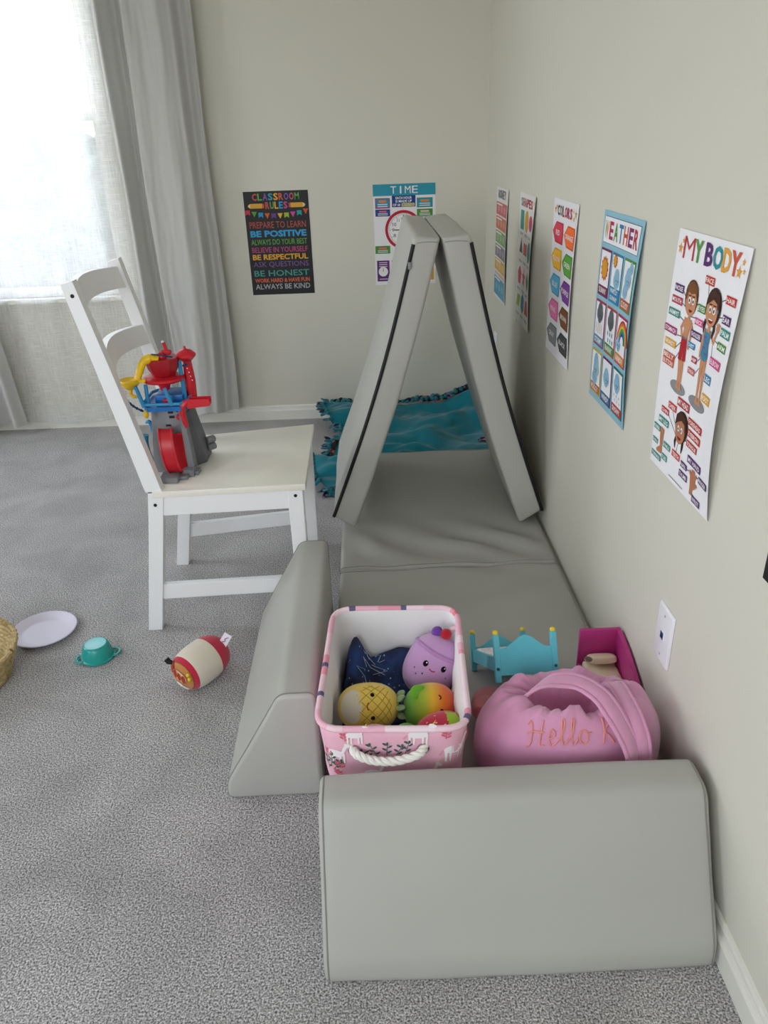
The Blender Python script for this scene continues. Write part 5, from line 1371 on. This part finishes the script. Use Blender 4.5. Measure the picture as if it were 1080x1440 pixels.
# straw basket at the left edge
STW = mat('bda77a', 0.8, 0.2, nscale=90, namt=.25, bump=.5, bscale=300, name='straw')
stb = thing('straw_basket', (-1.665, 1.655, 0), 'braided straw basket cut by the left picture edge', 'basket')
for k in range(9):
    z = .006+.0105*k; r_ = .118+.034*(k/8)**1.1; pts = []
    for j in range(140):
        a = 2*PI*j/140; q = .0016*math.sin(a*46+k*1.5)
        pts.append((-1.665+(r_+q)*math.cos(a), 1.655+(r_+q)*math.sin(a), z+.0010*math.cos(a*46+k*1.5)+.012*(k/8)*math.sin(a*2+.5)*.5))
    one(tube(pts, .0062, 6, closed=True), 'straw_coil', STW, stb)
one(lathe([(0, .002), (.116, .002), (.116, .006), (0, .006)], 40), 'base', STW, stb, xf=Matrix.Translation((-1.665, 1.655, 0)))
for k in range(9):
    a = .2+random.uniform(-.5, .9); p0 = Vector((-1.665+.150*math.cos(a), 1.655+.150*math.sin(a), .098))
    one(tube([p0, p0+Vector((-.012, random.uniform(-.015, .015), .012)), p0+Vector((-.03, random.uniform(-.025, .025), .006))], .0016, 5), 'loose_straw', STW, stb)
# noodle cup plush lying on the carpet
ax = Vector((.60, .80, .06)).normalized(); PC = Vector((-1.018, 1.622, .056))
pr = thing('noodle_cup_plush', (-1.018, 1.622, 0), 'red and cream noodle cup plush lying on the carpet with its tag up', 'plush toy')
E1 = (CR-ax*CR.dot(ax)).normalized(); E2 = ax.cross(E1)
if E2.dot(CU) < 0: E2 = -E2
PX = Matrix.Identity(4)
for i in range(3): PX[i][0], PX[i][1], PX[i][2], PX[i][3] = E1[i], E2[i], ax[i], PC[i]
RDF = fleece('c02a44'); CRF = fleece('ddd3c2')
prof = [(-.076, .003), (-.075, .018), (-.071, .032), (-.064, .0415), (-.052, .0495), (-.03, .0545), (0, .056), (.022, .0548), (.044, .050), (.058, .043), (.068, .033), (.074, .018), (.075, .003)]
ps = spline([Vector((r_, z, 0)) for z, r_ in prof], 6)
def seg_(a, b): return [(p.x, p.y) for p in ps if a <= p.y <= b]
one(lathe(seg_(-.0535, .0235), 44), 'cup_wall', CRF, pr, xf=PX, sharp=180)
one(lathe(seg_(.0195, .08), 44, True), 'cup_bottom', RDF, pr, xf=PX, sharp=180)
one(lathe(seg_(-.0655, -.0505), 44), 'rim_band', RDF, pr, xf=PX, sharp=180)
fc = one(lathe(seg_(-.08, -.063), 44, True), 'broth', fleece('c08048'), pr, xf=PX, sharp=180)
def ff(x, y, k=0.003):
    """point on the domed broth face"""
    x = x*1.2+.008; y = y*1.2+.006
    rr = min(math.hypot(x, y), .046); z = -.064
    for a, b in zip(ps, ps[1:]):
        if a.x <= rr <= b.x and a.y < -.04: z = a.y+(b.y-a.y)*(rr-a.x)/max(1e-6, b.x-a.x); break
    else: z = -.076 if rr < .004 else -.056
    return PX @ Vector((x, y, z-k))
def fdisc(name, x, y, a, b, c, ang=0, k=0.003):
    rings = [[ff(x+s_*(a*math.cos(t)*math.cos(ang)-b*math.sin(t)*math.sin(ang)), y+s_*(a*math.cos(t)*math.sin(ang)+b*math.sin(t)*math.cos(ang)), k) for t in [2*PI*q/20 for q in range(20)]] for s_ in (1, .66, .33)]
    v_, f_ = loft(rings, True, False); v_.append(tuple(ff(x, y, k)))
    f_ += [(40+q, 40+(q+1) % 20, 60) for q in range(20)]
    return one((v_, f_), name, mat(c, .85, .1), fc)
fdisc('meat', -.004, .004, .020, .012, 'e3bb96', -.25)
for k in range(3): fdisc('meat_slice', -.0145+.0115*k, .0065-.003*k, .0052, .0098, 'a8442f', .1, .0042)
fdisc('meat', -.028, .013, .007, .012, 'a8442f', .2)
for x, y in ((.018, .014), (.022, .005)): one(sphere(ff(x, y), .0048, 10, 8), 'corn', mat('e6c83a', .8, .1), fc)
fdisc('egg', -.006, -.020, .010, .0055, 'efe6d6', -.2); fdisc('egg', .008, -.024, .008, .0045, 'efe6d6', -.1)
sp_ = PX @ Vector((-.032, .026, -.064))
one(tube([sp_, sp_-E1*.010+E2*.002-ax*.004, sp_-E1*.016+E2*.009-ax*.006], [.0045, .0070, .0075], 10), 'seaweed', BLACK, pr)
tg = PX @ Vector((.026, .030, .050))
T1 = (CR*.50+CU*.87).normalized(); T2 = (CR*.85-CU*.50).normalized()
one(([tuple(tg+T2*a+T1*b+ax*c) for c in (0, .0012) for a, b in ((-.011, 0), (.011, 0), (.011, .034), (-.011, .034))], [(0, 1, 2, 3), (7, 6, 5, 4), (0, 4, 5, 1), (1, 5, 6, 2), (2, 6, 7, 3), (3, 7, 4, 0)]), 'care_tag', mat('efe6f0', .7, .2), pr, smooth=False)
one(tube(spline([tg+T2*-.004+T1*.010-CW*.001, tg+T2*.002+T1*.015-CW*.001, tg+T2*-.001+T1*.020-CW*.001, tg+T2*.005+T1*.027-CW*.001], 5), .0012, 5), 'tag_print', mat('8a6a80', .7, .2), pr)
